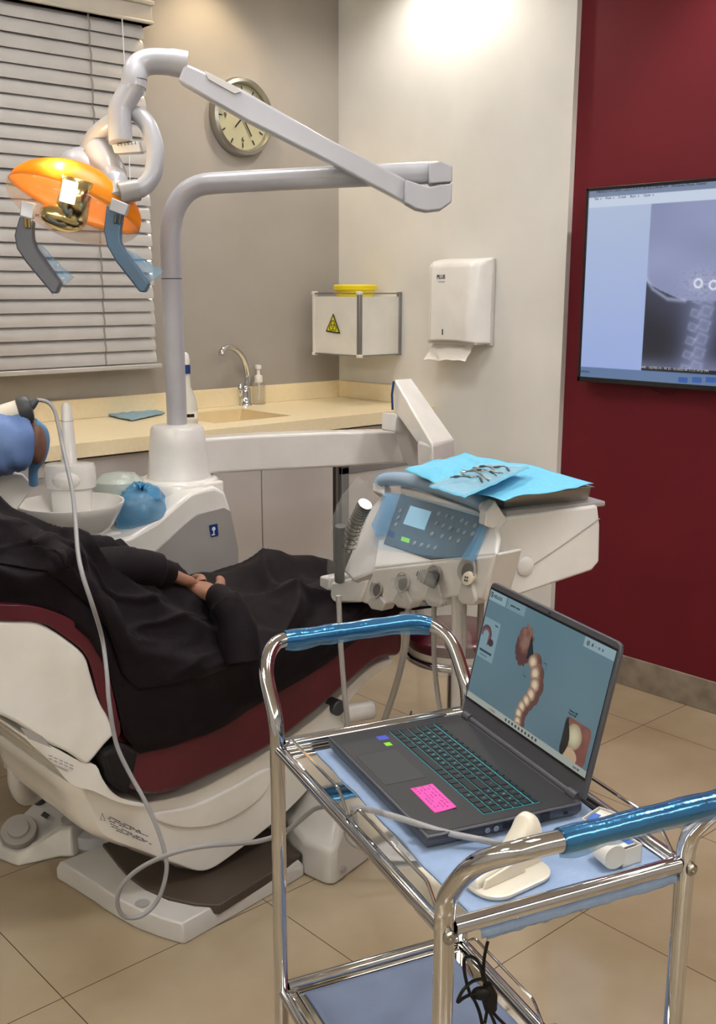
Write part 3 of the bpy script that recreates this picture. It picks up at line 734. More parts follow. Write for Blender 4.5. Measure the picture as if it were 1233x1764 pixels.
# scale block
sb_ = [dpt(x, y, 2.85) for x, y in ((192, 249), (238, 243), (243, 262), (197, 264))]
sbo = MB().prism(sb_, FH*.04).obj('tilt_scale', M_wgrey, ol, bevel=.003)
b = MB()
for k in range(6): b.box(dpt(203+k*6, 249-k*.6, 2.848), .0008, .0006, .004, (RT, FH, AZ))
b.obj('scale_marks', M_ink, sbo)
# ring yoke
yk = cr([dpt(x, y, d) for x, y, d in ((205, 200, 2.88), (232, 196, 2.88), (252, 212, 2.87), (264, 240, 2.86), (268, 270, 2.85), (262, 302, 2.84), (246, 322, 2.83), (222, 331, 2.82), (206, 332, 2.81))], 6)
MB().tube(yk, [.016+.008*sm(0, 10, i)-.0*i for i in range(len(yk))], 18).obj('yoke', M_lgrey2, ol)
yk2 = cr([dpt(x, y, d) for x, y, d in ((205, 204, 2.9), (180, 220, 2.92), (160, 240, 2.95), (150, 262, 2.97))], 6)
MB().tube(yk2, .024, 16).obj('yoke_branch', M_lgrey2, ol)
MB().tube([dpt(238, 327, 2.825), dpt(206, 333, 2.81)], .0285, 20).obj('yoke_joint', M_pgrey, ol)
# lamp head
lc = dpt(127, 352, 2.86)
la = (RT*.93-AZ*.36-FH*.05).normalized()                 # long axis
ln_ = (-AZ*.88-FH*.4-RT*.1)
ln_ = (ln_-la*ln_.dot(la)).normalized()                     # facing direction (down, towards viewer)
lb_ = ln_.cross(la)
hax = (la, lb_, -ln_)
def almond(c, a, bb, hgt, n=48, m=12, flip=1):
    rs = []
    for j in range(m+1):
        ph = PI/2*j/m; q = max(.002, math.cos(ph)); z = math.sin(ph)
        ring = []
        for k in range(n):
            t_ = 2*PI*k/n; x = math.cos(t_); y = math.sin(t_)
            y = math.copysign(abs(y)**1.25, y)
            ring.append(c+la*(a*q*x)+lb_*(bb*q*y)-ln_*(hgt*z*flip))
        rs.append(ring)
    return rs
MB().rings(almond(lc, .188, .10, .112), cap=False).obj('reflector_shell', M_orange, ol, solid=.003)
MB().rings(almond(lc, .192, .104, .09, flip=-1), cap=False).obj('clear_cover', M_cover, ol, solid=.002)
# grey dome over the shell
gdc = lc-ln_*.05+la*.03+FH*.035
MB().ell(dpt(155, 292, 2.96), (.088, .07, .066), (la, FH, (-ln_))).obj('rear_housing', M_lgrey2, ol)
cw = cr([dpt(x, y, d) for x, y, d in ((170, 262, 2.95), (190, 300, 2.9), (200, 326, 2.85), (205, 345, 2.82))], 5)
MB().tube(cw, [.045]*6+[.04]*4+[.028]*(len(cw)-10), 18).obj('housing_bracket', M_lgrey2, ol)
# bulb hood inside
hq = dpt(128, 342, 2.79)
b = MB(); ux = (RT*.96-AZ*.25).normalized(); uz = (AZ*.96+RT*.25).normalized()
b.tube([hq+uz*.05, hq-uz*.052], .042, 20, cap=False); b.obj('bulb_shield', M_gold, ol, solid=.002)
MB().box(hq-FH*.043-ux*.006+uz*.012, .02, .002, .028, (ux, FH, uz)).obj('bulb_window', M_bulb, ol, bevel=.004)
MB().ell(hq-uz*.055-ux*.02, (.062, .045, .036), (ux, FH, uz)).obj('lower_reflector', M_gold, ol)
li = bpy.data.lights.new('halogen_bulb', 'POINT'); li.energy = 5; li.color = (1, .75, .4); li.shadow_soft_size = .015
lo = bpy.data.objects.new('halogen_bulb', li); C.objects.link(lo); lo.location = hq+uz*.075+FH*.02-ux*.06-ORG[ol.name]; lo.parent = ol
# handles
def handle(pts, m, film_):
    p3 = [dpt(x, y, 2.78) for x, y in pts]
    o = MB().prism(p3, FH*.032).obj('handle', m, ol, bevel=.005, seg=3)
    return o
hr = [(183, 352), (212, 362), (207, 396), (207, 416), (216, 434), (257, 488), (250, 504), (240, 503), (200, 452), (184, 424), (178, 396)]
h1 = handle(hr, M_handle, True)
MB().prism([dpt(x, y, 2.775) for x, y in ((192, 340), (221, 352), (215, 372), (187, 362))], FH*.03).obj('handle_bracket', M_lgrey2, ol, bevel=.003)
b = MB(); b.tube([dpt(200, 369, 2.776), dpt(198, 384, 2.776)], .004, 8); b.tube([dpt(208, 371, 2.776), dpt(205, 386, 2.776)], .004, 8); b.obj('handle_clip', M_dgrey, h1)
hl = [(33, 372), (56, 380), (55, 400), (56, 412), (62, 428), (104, 488), (97, 506), (88, 505), (44, 452), (28, 428), (24, 405)]
h2 = handle(hl, M_hgrey, True)
b = MB(); b.tube([dpt(43, 376, 2.776), dpt(45, 392, 2.776)], .004, 8); b.tube([dpt(50, 377, 2.776), dpt(51, 393, 2.776)], .004, 8); b.obj('handle_clip', M_gold, h2)
MB().prism([dpt(x, y, 2.785) for x, y in ((36, 345), (60, 350), (56, 378), (33, 372))], FH*.02).obj('handle_bracket', M_lgrey2, ol, bevel=.003)
def flap(pts, nm, par):
    c0 = [dpt(x, y, 2.815) for x, y in pts]
    def P(u, v):
        p = (c0[0]*(1-u)+c0[1]*u)*(1-v)+(c0[3]*(1-u)+c0[2]*u)*v
        return p+FH*(.008*nz(u*4, v*5, 1))+RT*.006*nz(u*3, v*4, 6)
    return MB().sheet(P, 10, 14).obj(nm, M_filmb2, par, solid=.0006)
flap([(205, 420), (228, 435), (284, 468), (240, 500)], 'barrier_film', h1)
flap([(58, 412), (72, 425), (128, 478), (90, 508)], 'barrier_film', h2)

# ================================================================== DENTAL CHAIR
YC = 2.0; WC = .56
dc = thing('dental_chair', 'maroon and white reclined dental chair', 'dental chair', (1.4, 2.25, 0))
def Cp(x, y, Y=YC): return at(x, y, Y=Y)
# base plate on floor
fl = [at(x, y, Z=0) for x, y in ((161, 1553), (178, 1566), (205, 1583), (240, 1602), (280, 1617), (317, 1628))]
br = at(524, 1509, Z=0); far = V((0, .42, 0))
base = fl+[br, br+V((.05, .42, 0)), fl[0]+V((-.02, .16, 0))]
cenb = sum(base, V())/len(base)
bb_ = MB(); n = len(base)
r0 = base; r1 = [p+V((0, 0, .03)) for p in base]; r2 = [cenb+(p-cenb)*.955+V((0, 0, .052)) for p in base]
bb_.rings([r0, r1, r2]); bb_.obj('base_plate', M_wgrey, dc, bevel=.004)
ci = [at(x, y, Z=.054) for x, y in ((204, 1492), (222, 1512), (250, 1532), (290, 1550), (335, 1560), (378, 1563))]
bi = at(520, 1474, Z=.054)
cov = ci+[bi, bi+V((.04, .36, 0)), ci[0]+V((.02, .12, 0))]
MB().prism([p+V((0, 0, -.02)) for p in cov], (0, 0, .026)).obj('base_cover', M_wbrown, dc, bevel=.003)
q = at(245, 1556, Z=.0535); MB().lathe([(.018, 0), (.018, .0006)], q, n=30).obj('embossed_mark', M_pgrey, dc)
# right foot housing on floor
fz = [at(524, 1509, Z=0), at(562, 1526, Z=0), at(577, 1526, Z=0), at(640, 1478, Z=0)]
fz2 = [fz[0], fz[1], fz[2], fz[3], fz[3]+V((.06, .28, 0)), fz[0]+V((.1, .3, 0))]
hb_ = MB(); lv = []
for z, k, sh in ((0, 1, 0), (.1, 1.0, 0), (.12, .93, .02), (.2, .78, .05), (.27, .62, .08)):
    cc_ = sum(fz2, V())/6; lv.append([cc_+(p-cc_)*k+V((sh, 0, z)) for p in fz2])
hb_.rings(lv); hb_.obj('foot_housing', M_wgrey, dc, bevel=.012, seg=3)
q = at(592, 1498, Y=fz[2].y+.0); MB().lathe([(.008, -.02), (.008, .004)], q, (AX, AZ, -AY), 16).obj('housing_screw', M_pgrey, dc)
# lift column cover below shell
lc2 = [Cp(530, 1370, 2.1), Cp(480, 1455, 2.1), Cp(390, 1500, 2.1), Cp(560, 1500, 2.1), Cp(600, 1330, 2.1)]
MB().bb((1.42, 2.12, .05), (1.75, 2.42, .33)).obj('lift_column', M_pgrey, dc, bevel=.02)
# lower shell
ls = [(120, 1352), (200, 1380), (250, 1385), (330, 1366), (400, 1330), (470, 1288), (540, 1240), (600, 1186), (650, 1140), (684, 1126), (690, 1132), (650, 1160), (614, 1200), (604, 1240), (590, 1290), (556, 1340), (500, 1400), (440, 1450), (390, 1488), (360, 1507), (335, 1511), (300, 1500), (230, 1474), (172, 1452), (150, 1430), (138, 1398)]
def shell(nm, pts, Y0, W, m, inset, bev, lab=None):
    """side outline swept across the chair, drawn in towards both sides"""
    P = cr([at(x, y, Y=Y0) for x, y in pts], 3, True); c = sum(P, V())/len(P); rs = []
    K = 14
    for k in range(K+1):
        u = k/K; e_ = min(u, 1-u)*2
        s_ = 1-inset*(1-min(1, e_*2.6))**3
        rs.append([V((c.x+(p.x-c.x)*s_, Y0+W*u, c.z+(p.z-c.z)*s_)) for p in P])
    return MB().rings(rs).obj(nm, m, dc, bevel=bev, seg=3, label=lab, ang=60)
shell('lower_shell', ls, YC+.03, WC-.06, M_whiteg, .06, .01)
# moulded dish on near side of lower shell
dz = [(262, 1398), (330, 1385), (400, 1352), (455, 1322), (468, 1334), (440, 1378), (380, 1415), (320, 1425), (275, 1415)]
MB().prism(cr([Cp(x, y, YC+.034) for x, y in dz], 5, True), (0, -.012, 0)).obj('moulded_side', M_whiteg, dc, bevel=.011, seg=4)
# pelvis shell (upper white rim)
ps = [(62, 1272), (100, 1290), (140, 1312), (166, 1318), (178, 1342), (196, 1366), (222, 1380), (252, 1386), (246, 1392), (205, 1384), (160, 1364), (128, 1356), (108, 1338), (86, 1312), (40, 1270)]
shell('hip_shell', ps, YC-.005, WC+.01, M_whiteg, .03, .006)
# seat cushion
sq = [(180, 1322), (190, 1346), (205, 1362), (250, 1377), (300, 1368), (360, 1341), (450, 1299), (520, 1250), (600, 1180), (650, 1138), (676, 1128), (698, 1124), (703, 1100), (700, 1078), (690, 1062), (672, 1060), (620, 1092), (560, 1138), (450, 1200), (352, 1262), (271, 1285), (235, 1292), (210, 1288)]
shell('seat_cushion', sq, YC-.01, WC+.02, M_maroonl, .05, .016)
# backrest shell + cushion (continue out of frame up to the headrest)
bs_ = [(-330, 960), (-240, 975), (-120, 1020), (-40, 1058), (0, 1066), (40, 1066), (70, 1070), (112, 1094), (150, 1126), (162, 1160), (176, 1205), (192, 1228), (216, 1246), (212, 1262), (186, 1290), (163, 1318), (150, 1322), (120, 1302), (80, 1284), (30, 1250), (-30, 1222), (-120, 1170), (-240, 1090), (-330, 1010)]
shell('backrest_shell', bs_, YC-.01, WC+.02, M_whiteg, .05, .012)
bq_ = [(-330, 925), (-240, 940), (-120, 985), (-40, 1032), (0, 1040), (50, 1042), (85, 1050), (124, 1066), (160, 1092), (182, 1130), (196, 1180), (206, 1230), (212, 1262), (204, 1274), (190, 1240), (176, 1212), (164, 1165), (150, 1128), (112, 1096), (70, 1073), (0, 1069), (-40, 1060), (-120, 1022), (-240, 978), (-330, 962)]
shell('backrest_cushion', bq_, YC-.014, WC+.028, M_maroonl, .02, .012)
b = MB()
c_ = at(-420, 900, Y=2.28)
b.ell(V((.35, 2.28, 1.02)), (.13, .15, .05), (V((.87, 0, -.5)), AY, V((.5, 0, .87)))); b.obj('headrest', M_maroonl, dc)
# plug between seat and back, its black stands for shade and cloth
MB().prism([Cp(x, y, YC-.02) for x, y in ((176, 1300), (214, 1282), (240, 1294), (232, 1335), (222, 1371), (208, 1364), (190, 1348))], (0, WC+.0, 0)).obj('shade_plug', M_abaya2, dc, bevel=.01)
q = Cp(194, 1286, YC+.02); MB().tube([Cp(184, 1292, YC+.03), Cp(216, 1268, YC+.03)], .018, 14).obj('hinge_cover', M_maroonl, dc)
# knob and pivot on the right of chair shell
MB().lathe([(.022, -.03), (.022, .004), (.018, .008), (.001, .009)], Cp(582, 1219, 2.02), (AX, AZ, -AY), 20).obj('pivot_pin', M_dgrey, dc)
kq = at(618, 1230, Y=2.0)
MB().tube([kq+V((-.04, .02, .004)), kq+V((.05, -.0, -.0))], [.026, .026], 22).obj('pivot_knob', M_white, dc, bevel=.004)
# labels
def decal(nm, pts, Y, m, par): return MB().prism([at(x, y, Y=Y) for x, y in pts], (0, -.0008, 0)).obj(nm, m, par, smooth=False)
dcl = decal('grey_sticker', [(34, 1252), (72, 1268), (88, 1288), (48, 1272)], YC-.0165, M_pgrey, dc)
o_ = at(182, 1406, Y=YC+.012); xdir = (at(252, 1437, Y=YC+.012)-o_)
b = MB()
for k in range(6):
    p_ = [at(184+k*2+u*(58+(k % 3)*5)/12, 1405+k*4.6+u*27/12, Y=YC+.0175) for u in range(13)]
    for u in range(12):
        if (u*7+k*3) % 5: b.tube([p_[u], p_[u]+(p_[u+1]-p_[u])*.8], .0009, 5)
b.obj('warning_print', M_dgrey, dc)
wt = [at(176, 1401, Y=YC+.0175), at(173, 1412, Y=YC+.0175), at(181, 1414, Y=YC+.0175)]
MB().tube(wt, .0007, 5, closed=True).obj('warning_symbol', M_dgrey, dc)
b = MB()
for k in range(2):
    for u in range(5): b.tube([at(84+u*9, 1301+k*5+u*4, Y=YC-.012), at(90+u*9, 1303.6+k*5+u*4, Y=YC-.012)], .0012, 5)
b.obj('type_plate_print', M_pgrey, dc)
MB().tube([at(90, 1316, Y=YC-.012), at(116, 1328, Y=YC-.012)], .0014, 6).obj('moulded_line', M_pgrey, dc)

# ---- floor things at the left
t = thing('foot_control', 'grey-white foot control box with round dial on the floor', 'foot control', at(80, 1470, Z=0))
def fz_(x, y, z=0): return at(x, y, Z=z)
fcb = [fz_(-14, 1478), fz_(30, 1494), fz_(60, 1488), fz_(104, 1478), fz_(128, 1478), fz_(160, 1455), fz_(168, 1430), fz_(120, 1425), fz_(60, 1428)]
r0 = fcb; tz = .085
tops_ = [fz_(-14, 1453, .03), fz_(26, 1468, .03), fz_(60, 1452, .05), fz_(104, 1425, .07), fz_(125, 1424, .07), fz_(146, 1410, .07), fz_(150, 1385, .08), fz_(108, 1372, .1), fz_(60, 1380, .09)]
MB().rings([r0, [a*.6+b_*.4 for a, b_ in zip(r0, tops_)], tops_]).obj('control_body', M_wgrey, t, bevel=.008, seg=3)
dq = fz_(33, 1432, .072); nd = V((-.3, -.45, .85)).normalized(); dx_ = nd.orthogonal().normalized(); dyy = nd.cross(dx_)
MB().lathe([(.047, -.012), (.05, .0), (.046, .01), (.03, .012), (.027, .02), (.001, .022)], dq, (dx_, dyy, nd), 32).obj('dial', M_pgrey, t)
MB().lathe([(.02, 0), (.021, .008), (.001, .012)], fz_(119, 1414, .078), n=24).obj('button', M_pgrey, t)
MB().lathe([(.018, -.02), (.02, .008), (.012, .018), (.001, .02)], fz_(69, 1374, .1), n=20).obj('small_knob', M_dgrey, t)
MB().prism([fz_(70, 1405, .086), fz_(76, 1398, .088), (fz_(86, 1404, .088)), fz_(80, 1411, .086)], (0, 0, .001)).obj('control_label', M_dgrey, t, smooth=False)
# pedestal mechanism behind
pm = fz_(108, 1372, 0)+V((.02, .12, 0))
t = thing('stool_pedestal', 'grey round pedestal joint behind the foot control', 'pedestal', V((pm.x, pm.y, 0)))
d0 = at(100, 1345, Y=pm.y)
MB().lathe([(.09, 0), (.1, .02), (.085, .05), (.035, .07), (.03, d0.z-.03), (.06, d0.z-.02), (.065, d0.z), (.045, d0.z+.014), (.01, d0.z+.016)], (pm.x, pm.y, 0), n=32).obj('pedestal_body', M_pgrey, t)
# hose left
hp_ = cr([at(28, 1230, Y=2.45), at(30, 1275, Y=2.45), at(29, 1320, Y=2.44), at(31, 1350, Y=2.44), at(45, 1372, Y=2.46), at(70, 1360, Y=2.5), at(90, 1350, Y=2.6)], 6)
o = MB().tube(hp_, .024, 14).obj('suction_hose', M_wgrey); props(o, 'thick grey suction hose hanging behind the backrest at the left edge', 'hose')
lk = at(172, 1462, Z=.0)+V((.03, .06, 0))
o = MB().lathe([(.09, 0), (.095, .012), (.085, .04), (.03, .05)], lk, n=36).obj('floor_junction', M_lgrey2); props(o, 'round grey floor cover behind the chair base plate', 'floor cover')

# ================================================================== PATIENT
pt = thing('person', 'person lying back on the dental chair in a long black robe, hands folded', 'person', (1.35, 2.27, .35))
def lerp_tab(tab, x):
    if x <= tab[0][0]: return tab[0][1]
    for (x0, v0), (x1, v1) in zip(tab, tab[1:]):
        if x <= x1: return v0+(v1-v0)*sm(0, 1, (x-x0)/(x1-x0)) if False else v0+(v1-v0)*(x-x0)/(x1-x0)
    return tab[-1][1]
# continuous body: torso, legs, feet, arms and head under the robe
def skin_body(nm, verts, edges, radii, m, parent, root=0, sub=2):
    me = bpy.data.meshes.new(nm); org = ORG[parent.name]
    me.from_pydata([tuple(V(v)-org) for v in verts], edges, []); o = bpy.data.objects.new(nm, me); C.objects.link(o); o.parent = parent; ORG[o.name] = org
    s_ = o.modifiers.new('skin', 'SKIN'); 
    for i, r in enumerate(radii):
        r = r if isinstance(r, tuple) else (r, r)
        me.skin_vertices[0].data[i].radius = r
    me.skin_vertices[0].data[root].use_root = True
    s_.use_smooth_shade = True; s_.branch_smoothing = .6
    q = o.modifiers.new('subdivision', 'SUBSURF'); q.levels = sub; q.render_levels = sub
    me.materials.append(m); return o
bv = [(1.2, 2.28, .56), (1.0, 2.28, .72), (.78, 2.28, .88), (.6, 2.28, .99), (.5, 2.28, 1.05), (.4, 2.28, 1.12), (.3, 2.28, 1.17),
      (1.3, 2.19, .55), (1.7, 2.17, .63), (2.08, 2.18, .62), (2.14, 2.16, .7),
      (1.3, 2.38, .55), (1.7, 2.39, .64), (2.08, 2.38, .63), (2.14, 2.4, .71),
      (.64, 2.12, .96), (.9, 2.06, .8), (1.15, 2.1, .7), (.64, 2.46, .96), (.9, 2.5, .82), (1.15, 2.42, .74)]
be_ = [(0, 1), (1, 2), (2, 3), (3, 4), (4, 5), (5, 6), (0, 7), (7, 8), (8, 9), (9, 10), (0, 11), (11, 12), (12, 13), (13, 14), (3, 15), (15, 16), (16, 17), (3, 18), (18, 19), (19, 20)]
brd = [.13, .12, .13, .1, .045, .08, .075, .08, .055, .035, .03, .08, .055, .035, .03, .05, .04, .03, .05, .04, .03]
skin_body('body', bv, be_, brd, M_abaya2, pt)
# robe
topz = [(.45, 1.14), (.75, 1.08), (.95, 1.0), (1.0, .975), (1.08, .93), (1.2, .88), (1.295, .838), (1.395, .782), (1.465, .722), (1.54, .70), (1.615, .725), (1.756, .737), (1.88, .737), (2.0, .722), (2.1, .68), (2.2, .6)]
nbz = [(.45, 1.0), (.7, .93), (.826, .872), (.962, .83), (1.02, .77), (1.063, .69), (1.091, .53), (1.126, .47), (1.172, .468), (1.301, .462), (1.472, .508), (1.68, .553), (1.802, .597), (1.952, .632), (2.2, .58)]
nby = [(.45, 2.06), (.9, 2.0), (1.0, 1.985), (1.5, 1.975), (1.8, 1.985), (2.0, 2.02), (2.2, 2.08)]
fby = [(.45, 2.5), (.9, 2.54), (1.8, 2.54), (2.2, 2.5)]
def robe(u, v):
    x = .45+1.75*u
    zt_ = lerp_tab(topz, x)
    z0_ = lerp_tab(nbz, x); y0_ = lerp_tab(nby, x); y1_ = lerp_tab(fby, x)
    z1_ = z0_
    a = PI*v
    s_ = math.sin(a)**.62
    c_ = math.cos(a)
    y = (y0_+y1_)/2-(y1_-y0_)/2*math.copysign(abs(c_)**.8, c_)
    z = z0_+(zt_-z0_)*s_
    # lean the mass to the far side so the crest lies on the far thigh
    ridge = math.exp(-((v-.6)/.35)**2)
    z -= (zt_-z0_)*.22*(1-ridge)*sm(0, .3, v)*sm(0, .3, 1-v)
    # valley between the legs
    k_ = sm(1.45, 1.75, x)
    z -= k_*.07*math.exp(-((v-.52)/.09)**2)
    # folds running down and across
    env = sm(0, .12, v)*(.35+.65*sm(1., .45, v))
    w1 = (v*6.5-x*7.5)+2.6*nz(x*2.2, v*2.5, 1)
    w2 = (v*9+x*7)+2*nz(x*3, v*3, 5)
    f1 = (1-abs(math.sin(w1)))**1.7; f2 = (1-abs(math.sin(w2)))**2.2
    amp = .046*env*(1-.6*sm(1.6, 2.0, x))
    dn = V((0, -math.cos(a)*.8-.15, .35+.65*math.sin(a))).normalized()
    p = V((x, y, z))+dn*(amp*f1+.02*env*f2+.008*nz(x*12, v*9, 3))
    # ragged hem on the near side
    if v < .1: p.z += (.012*nz(x*9, 0, 2))*(1-v/.1)
    return p
ro = MB().sheet(robe, 240, 110).obj('robe', M_abaya, pt, solid=.004, ang=180)
# shoulder veil flap lying over the lap, edges seen below the hands
def on_robe(u, v, off):
    e = .004; p = robe(u, v); a = robe(min(1, u+e), v)-robe(max(0, u-e), v); c = robe(u, min(1, v+e))-robe(u, max(0, v-e))
    n = a.cross(c).normalized()
    if n.z < 0 and n.y > 0: n = -n
    if n.dot(p-V((p.x, 2.27, .55))) < 0: n = -n
    return p+n*off
def veil(u, v):
    U_ = .02+.585*u*(1-.16*v**1.6); V_ = .50-.40*v+.03*math.sin(u*6)
    ed = min(1, 7*min(1-u, 1-v))
    f = (1-abs(math.sin(u*6.5-v*4.2+1.8*nz(u*3, v*2, 4))))**2
    g = (1-abs(math.sin(u*11+v*6+2.2*nz(u*4, v*4, 9))))**2.4
    return on_robe(U_, V_, .005+ed*(.008+.03*f*sm(0, .25, v)+.014*g))+V((0, 0, .004*nz(u*14, v*10)))
MB().sheet(veil, 170, 90).obj('veil', M_abaya, pt, solid=.004, ang=180)
# hands
def hand(nm, wrist, fwd, palm_n, side, par, m, curl=1.0, s=1.0, skip=None):
    """wrist, forward direction of fingers, palm normal (curl direction), side = thumb side direction"""
    fwd = fwd.normalized(); side = (side-fwd*side.dot(fwd)).normalized(); pn = (palm_n-fwd*palm_n.dot(fwd)); pn = (pn-side*pn.dot(side)).normalized()
    vs = [wrist, wrist+fwd*.035*s, wrist+fwd*.06*s, wrist-fwd*.035*s]; es = [(0, 1), (1, 2), (0, 3)]; rd = [(.022*s, .017*s), (.027*s, .015*s), (.028*s, .013*s), (.022*s, .019*s)]
    for i, (off, L) in enumerate(((.027, .072), (.009, .08), (-.009, .075), (-.026, .06))):
        k = len(vs); p = wrist+fwd*.075*s+side*off*s; vs.append(p); es.append((2, k)); rd.append(.0095*s)
        ang = 0
        for j in range(3):
            ang += curl*(.45+.1*i)*(.9 if j else .6)
            p = p+(fwd*math.cos(ang)+pn*math.sin(ang))*L*s*(.42, .32, .26)[j]; vs.append(p); es.append((len(vs)-2, len(vs)-1)); rd.append((.0088*s, .008*s, .0065*s)[j])
    k = len(vs); p = wrist+fwd*.022*s+side*.026*s; vs.append(p); es.append((0, k)); rd.append(.012*s)
    for j, (aa, L) in enumerate(((.8, .032), (.45, .028))):
        p = p+(fwd*math.cos(aa)+side*math.sin(aa)+pn*.35).normalized()*L*s; vs.append(p); es.append((len(vs)-2, len(vs)-1)); rd.append((.0105, .008)[j]*s)
    return skin_body(nm, vs, es, rd, m, par, 0, 2)
w1_ = at(286, 989, Y=2.12); 
h1_ = hand('hand', w1_+V((0, -.01, .0)), (at(328, 1003, Y=2.13)-w1_), V((0, -.5, -1)), V((0, 1, .2)), pt, M_skin, .95, 1.12)
w2_ = at(374, 1030, Y=2.04)
h2_ = hand('hand', w2_, at(336, 1010, Y=2.12)-w2_, V((-.2, -.5, -1)), V((.4, .6, .3)), pt, M_skin, 1.35, 1.2)
fd = (at(328, 1003, Y=2.13)-w1_).normalized(); cf = [w1_-fd*.2+V((0, .05, -.05)), w1_-fd*.09+V((0, .015, -.008)), w1_-fd*.02, w1_+fd*.006]
MB().tube(cr(cf, 5), [.05]*5+[.044]*5+[.034]*5+[.03], 24).obj('sleeve', M_abaya, pt)
fd = (at(336, 1010, Y=2.12)-w2_).normalized(); cf = [w2_-fd*.17+V((-.02, .07, -.11)), w2_-fd*.09+V((0, .03, -.035)), w2_-fd*.02, w2_+fd*.006]
MB().tube(cr(cf, 5), [.05]*5+[.044]*5+[.034]*5+[.029], 24).obj('sleeve', M_abaya, pt)
# dark shoe at the far end
MB().ell(at(664, 1053, Y=2.1), (.05, .035, .03)).ell(at(650, 1058, Y=2.08), (.04, .03, .025)).obj('shoe', M_black, pt)
# head wrapped in the veil (beyond the left edge)
MB().ell((.36, 2.28, 1.14), (.13, .1, .1), (V((.9, 0, -.4)), AY, V((.4, 0, .9)))).obj('head_veil', M_abaya, pt)

# ================================================================== DENTIST'S ARM (reaching in from the left)
dp = thing('person', 'person in blue gown reaching in from the left, holding the scanner', 'person', (.75, 2.9, 0))
Yd = 2.42
sh_ = V((.62, 3.0, 1.38)); elb = at(-95, 775, Y=2.62); wr_ = at(40, 770, Y=Yd+.02)
bvs = [(.55, 2.95, .95), (.55, 2.97, 1.2), (.55, 2.98, 1.42), (.55, 2.97, 1.5), (.57, 2.95, 1.6), (.58, 2.93, 1.7), sh_+V((.02, -.12, -.02)), elb, (elb+wr_)/2, wr_+V((-.0, 0, 0)),
       (.5, 3.12, 1.38), (.6, 3.2, 1.12), (.8, 3.1, 1.0), (.55, 2.87, .85), (.58, 2.86, .45), (.6, 2.86, .05), (.7, 2.82, .03), (.52, 3.05, .85), (.5, 3.06, .45), (.5, 3.06, .05), (.6, 3.04, .03)]
bes = [(0, 1), (1, 2), (2, 3), (3, 4), (4, 5), (2, 6), (6, 7), (7, 8), (8, 9), (2, 10), (10, 11), (11, 12), (0, 13), (13, 14), (14, 15), (15, 16), (0, 17), (17, 18), (18, 19), (19, 20)]
brs = [.13, .13, .12, .05, .08, .085, .055, .045, .042, .034, .055, .045, .03, .085, .06, .045, .035, .085, .06, .045, .035]
skin_body('body', bvs, bes, brs, M_skin2, dp)
def ruff(pts, rad, nm, m):
    pa = cr(pts, 8); mb = MB(); rs = []; n = 40; N = len(pa)
    for i, p in enumerate(pa):
        t_ = (pa[min(i+1, N-1)]-pa[max(i-1, 0)]).normalized(); sd = t_.cross(AZ).normalized(); up_ = sd.cross(t_)
        r = lerp_tab(rad, i/(N-1))
        rs.append([p+(sd*math.cos(2*PI*k/n)+up_*math.sin(2*PI*k/n))*(r*(1+.1*nz(math.cos(2*PI*k/n)*2.2, math.sin(2*PI*k/n)*2.2, i*.35)+.07*abs(nz(math.cos(2*PI*k/n)*5, math.sin(2*PI*k/n)*5, i*.3))+.04*math.sin(i*1.3+3*math.sin(2*PI*k/n)))) for k in range(n)])
    return mb.rings(rs).obj(nm, m, dp, ang=180)
ruff([sh_+V((0, -.12, -.02)), elb, at(-40, 770, Y=2.5), at(10, 760, Y=Yd+.03), at(46, 757, Y=Yd+.02)], [(0, .09), (.5, .08), (.8, .078), (.93, .074), (1, .05)], 'gown_sleeve', M_gown)
MB().rings([[V((.55+math.cos(2*PI*k/40)*r*(1+.04*math.sin(k*2.5)), 2.97+math.sin(2*PI*k/40)*r*1.15*(1+.04*math.sin(k*2.5)), z)) for k in range(40)] for z, r in ((.45, .2), (.8, .18), (1.1, .16), (1.35, .14), (1.44, .1), (1.5, .06))], cap=False).obj('gown', M_gown, dp, solid=.003)
MB().rings([[V((.58+math.cos(2*PI*k/30)*r, 2.93+math.sin(2*PI*k/30)*r, z)) for k in range(30)] for z, r in ((1.66, .1), (1.72, .108), (1.78, .09), (1.82, .04), (1.825, .002))], cap=False).obj('cap', M_gown, dp, solid=.003)
for (x0_, x1_, yy) in ((.58, .64, 2.86), (.5, .54, 3.06)):
    MB().tube([(.56, yy+(.02 if yy < 3 else -.01), .88), (x0_, yy, .45), (x0_+.01, yy, .09)], [.105, .085, .065], 20).obj('trouser_leg', M_gown, dp)
    MB().ell((x1_+.02, yy-.01, .045), (.13, .05, .045)).obj('shoe', M_box, dp)
# gloved hand holding the scanner
b = MB()
gp = cr([at(58, 728, Y=Yd), at(74, 742, Y=Yd), at(77, 765, Y=Yd), at(70, 790, Y=Yd+.01), at(58, 808, Y=Yd+.03), at(58, 834, Y=Yd+.05)], 5)
hand('gloved_hand', at(52, 790, Y=Yd+.06), V((-.15, 0, 1)), V((-1, -.3, 0)), V((-.3, -1, .2)), dp, M_glove, .75, .95)
b.tube(gp, [.012]*len(gp), 12); b.obj('glove_cuff', M_glove, dp)
MB().ell(at(62, 762, Y=Yd+.005), (.026, .03, .055), (RT, FH, AZ)).obj('bare_wrist', M_skin2, dp)

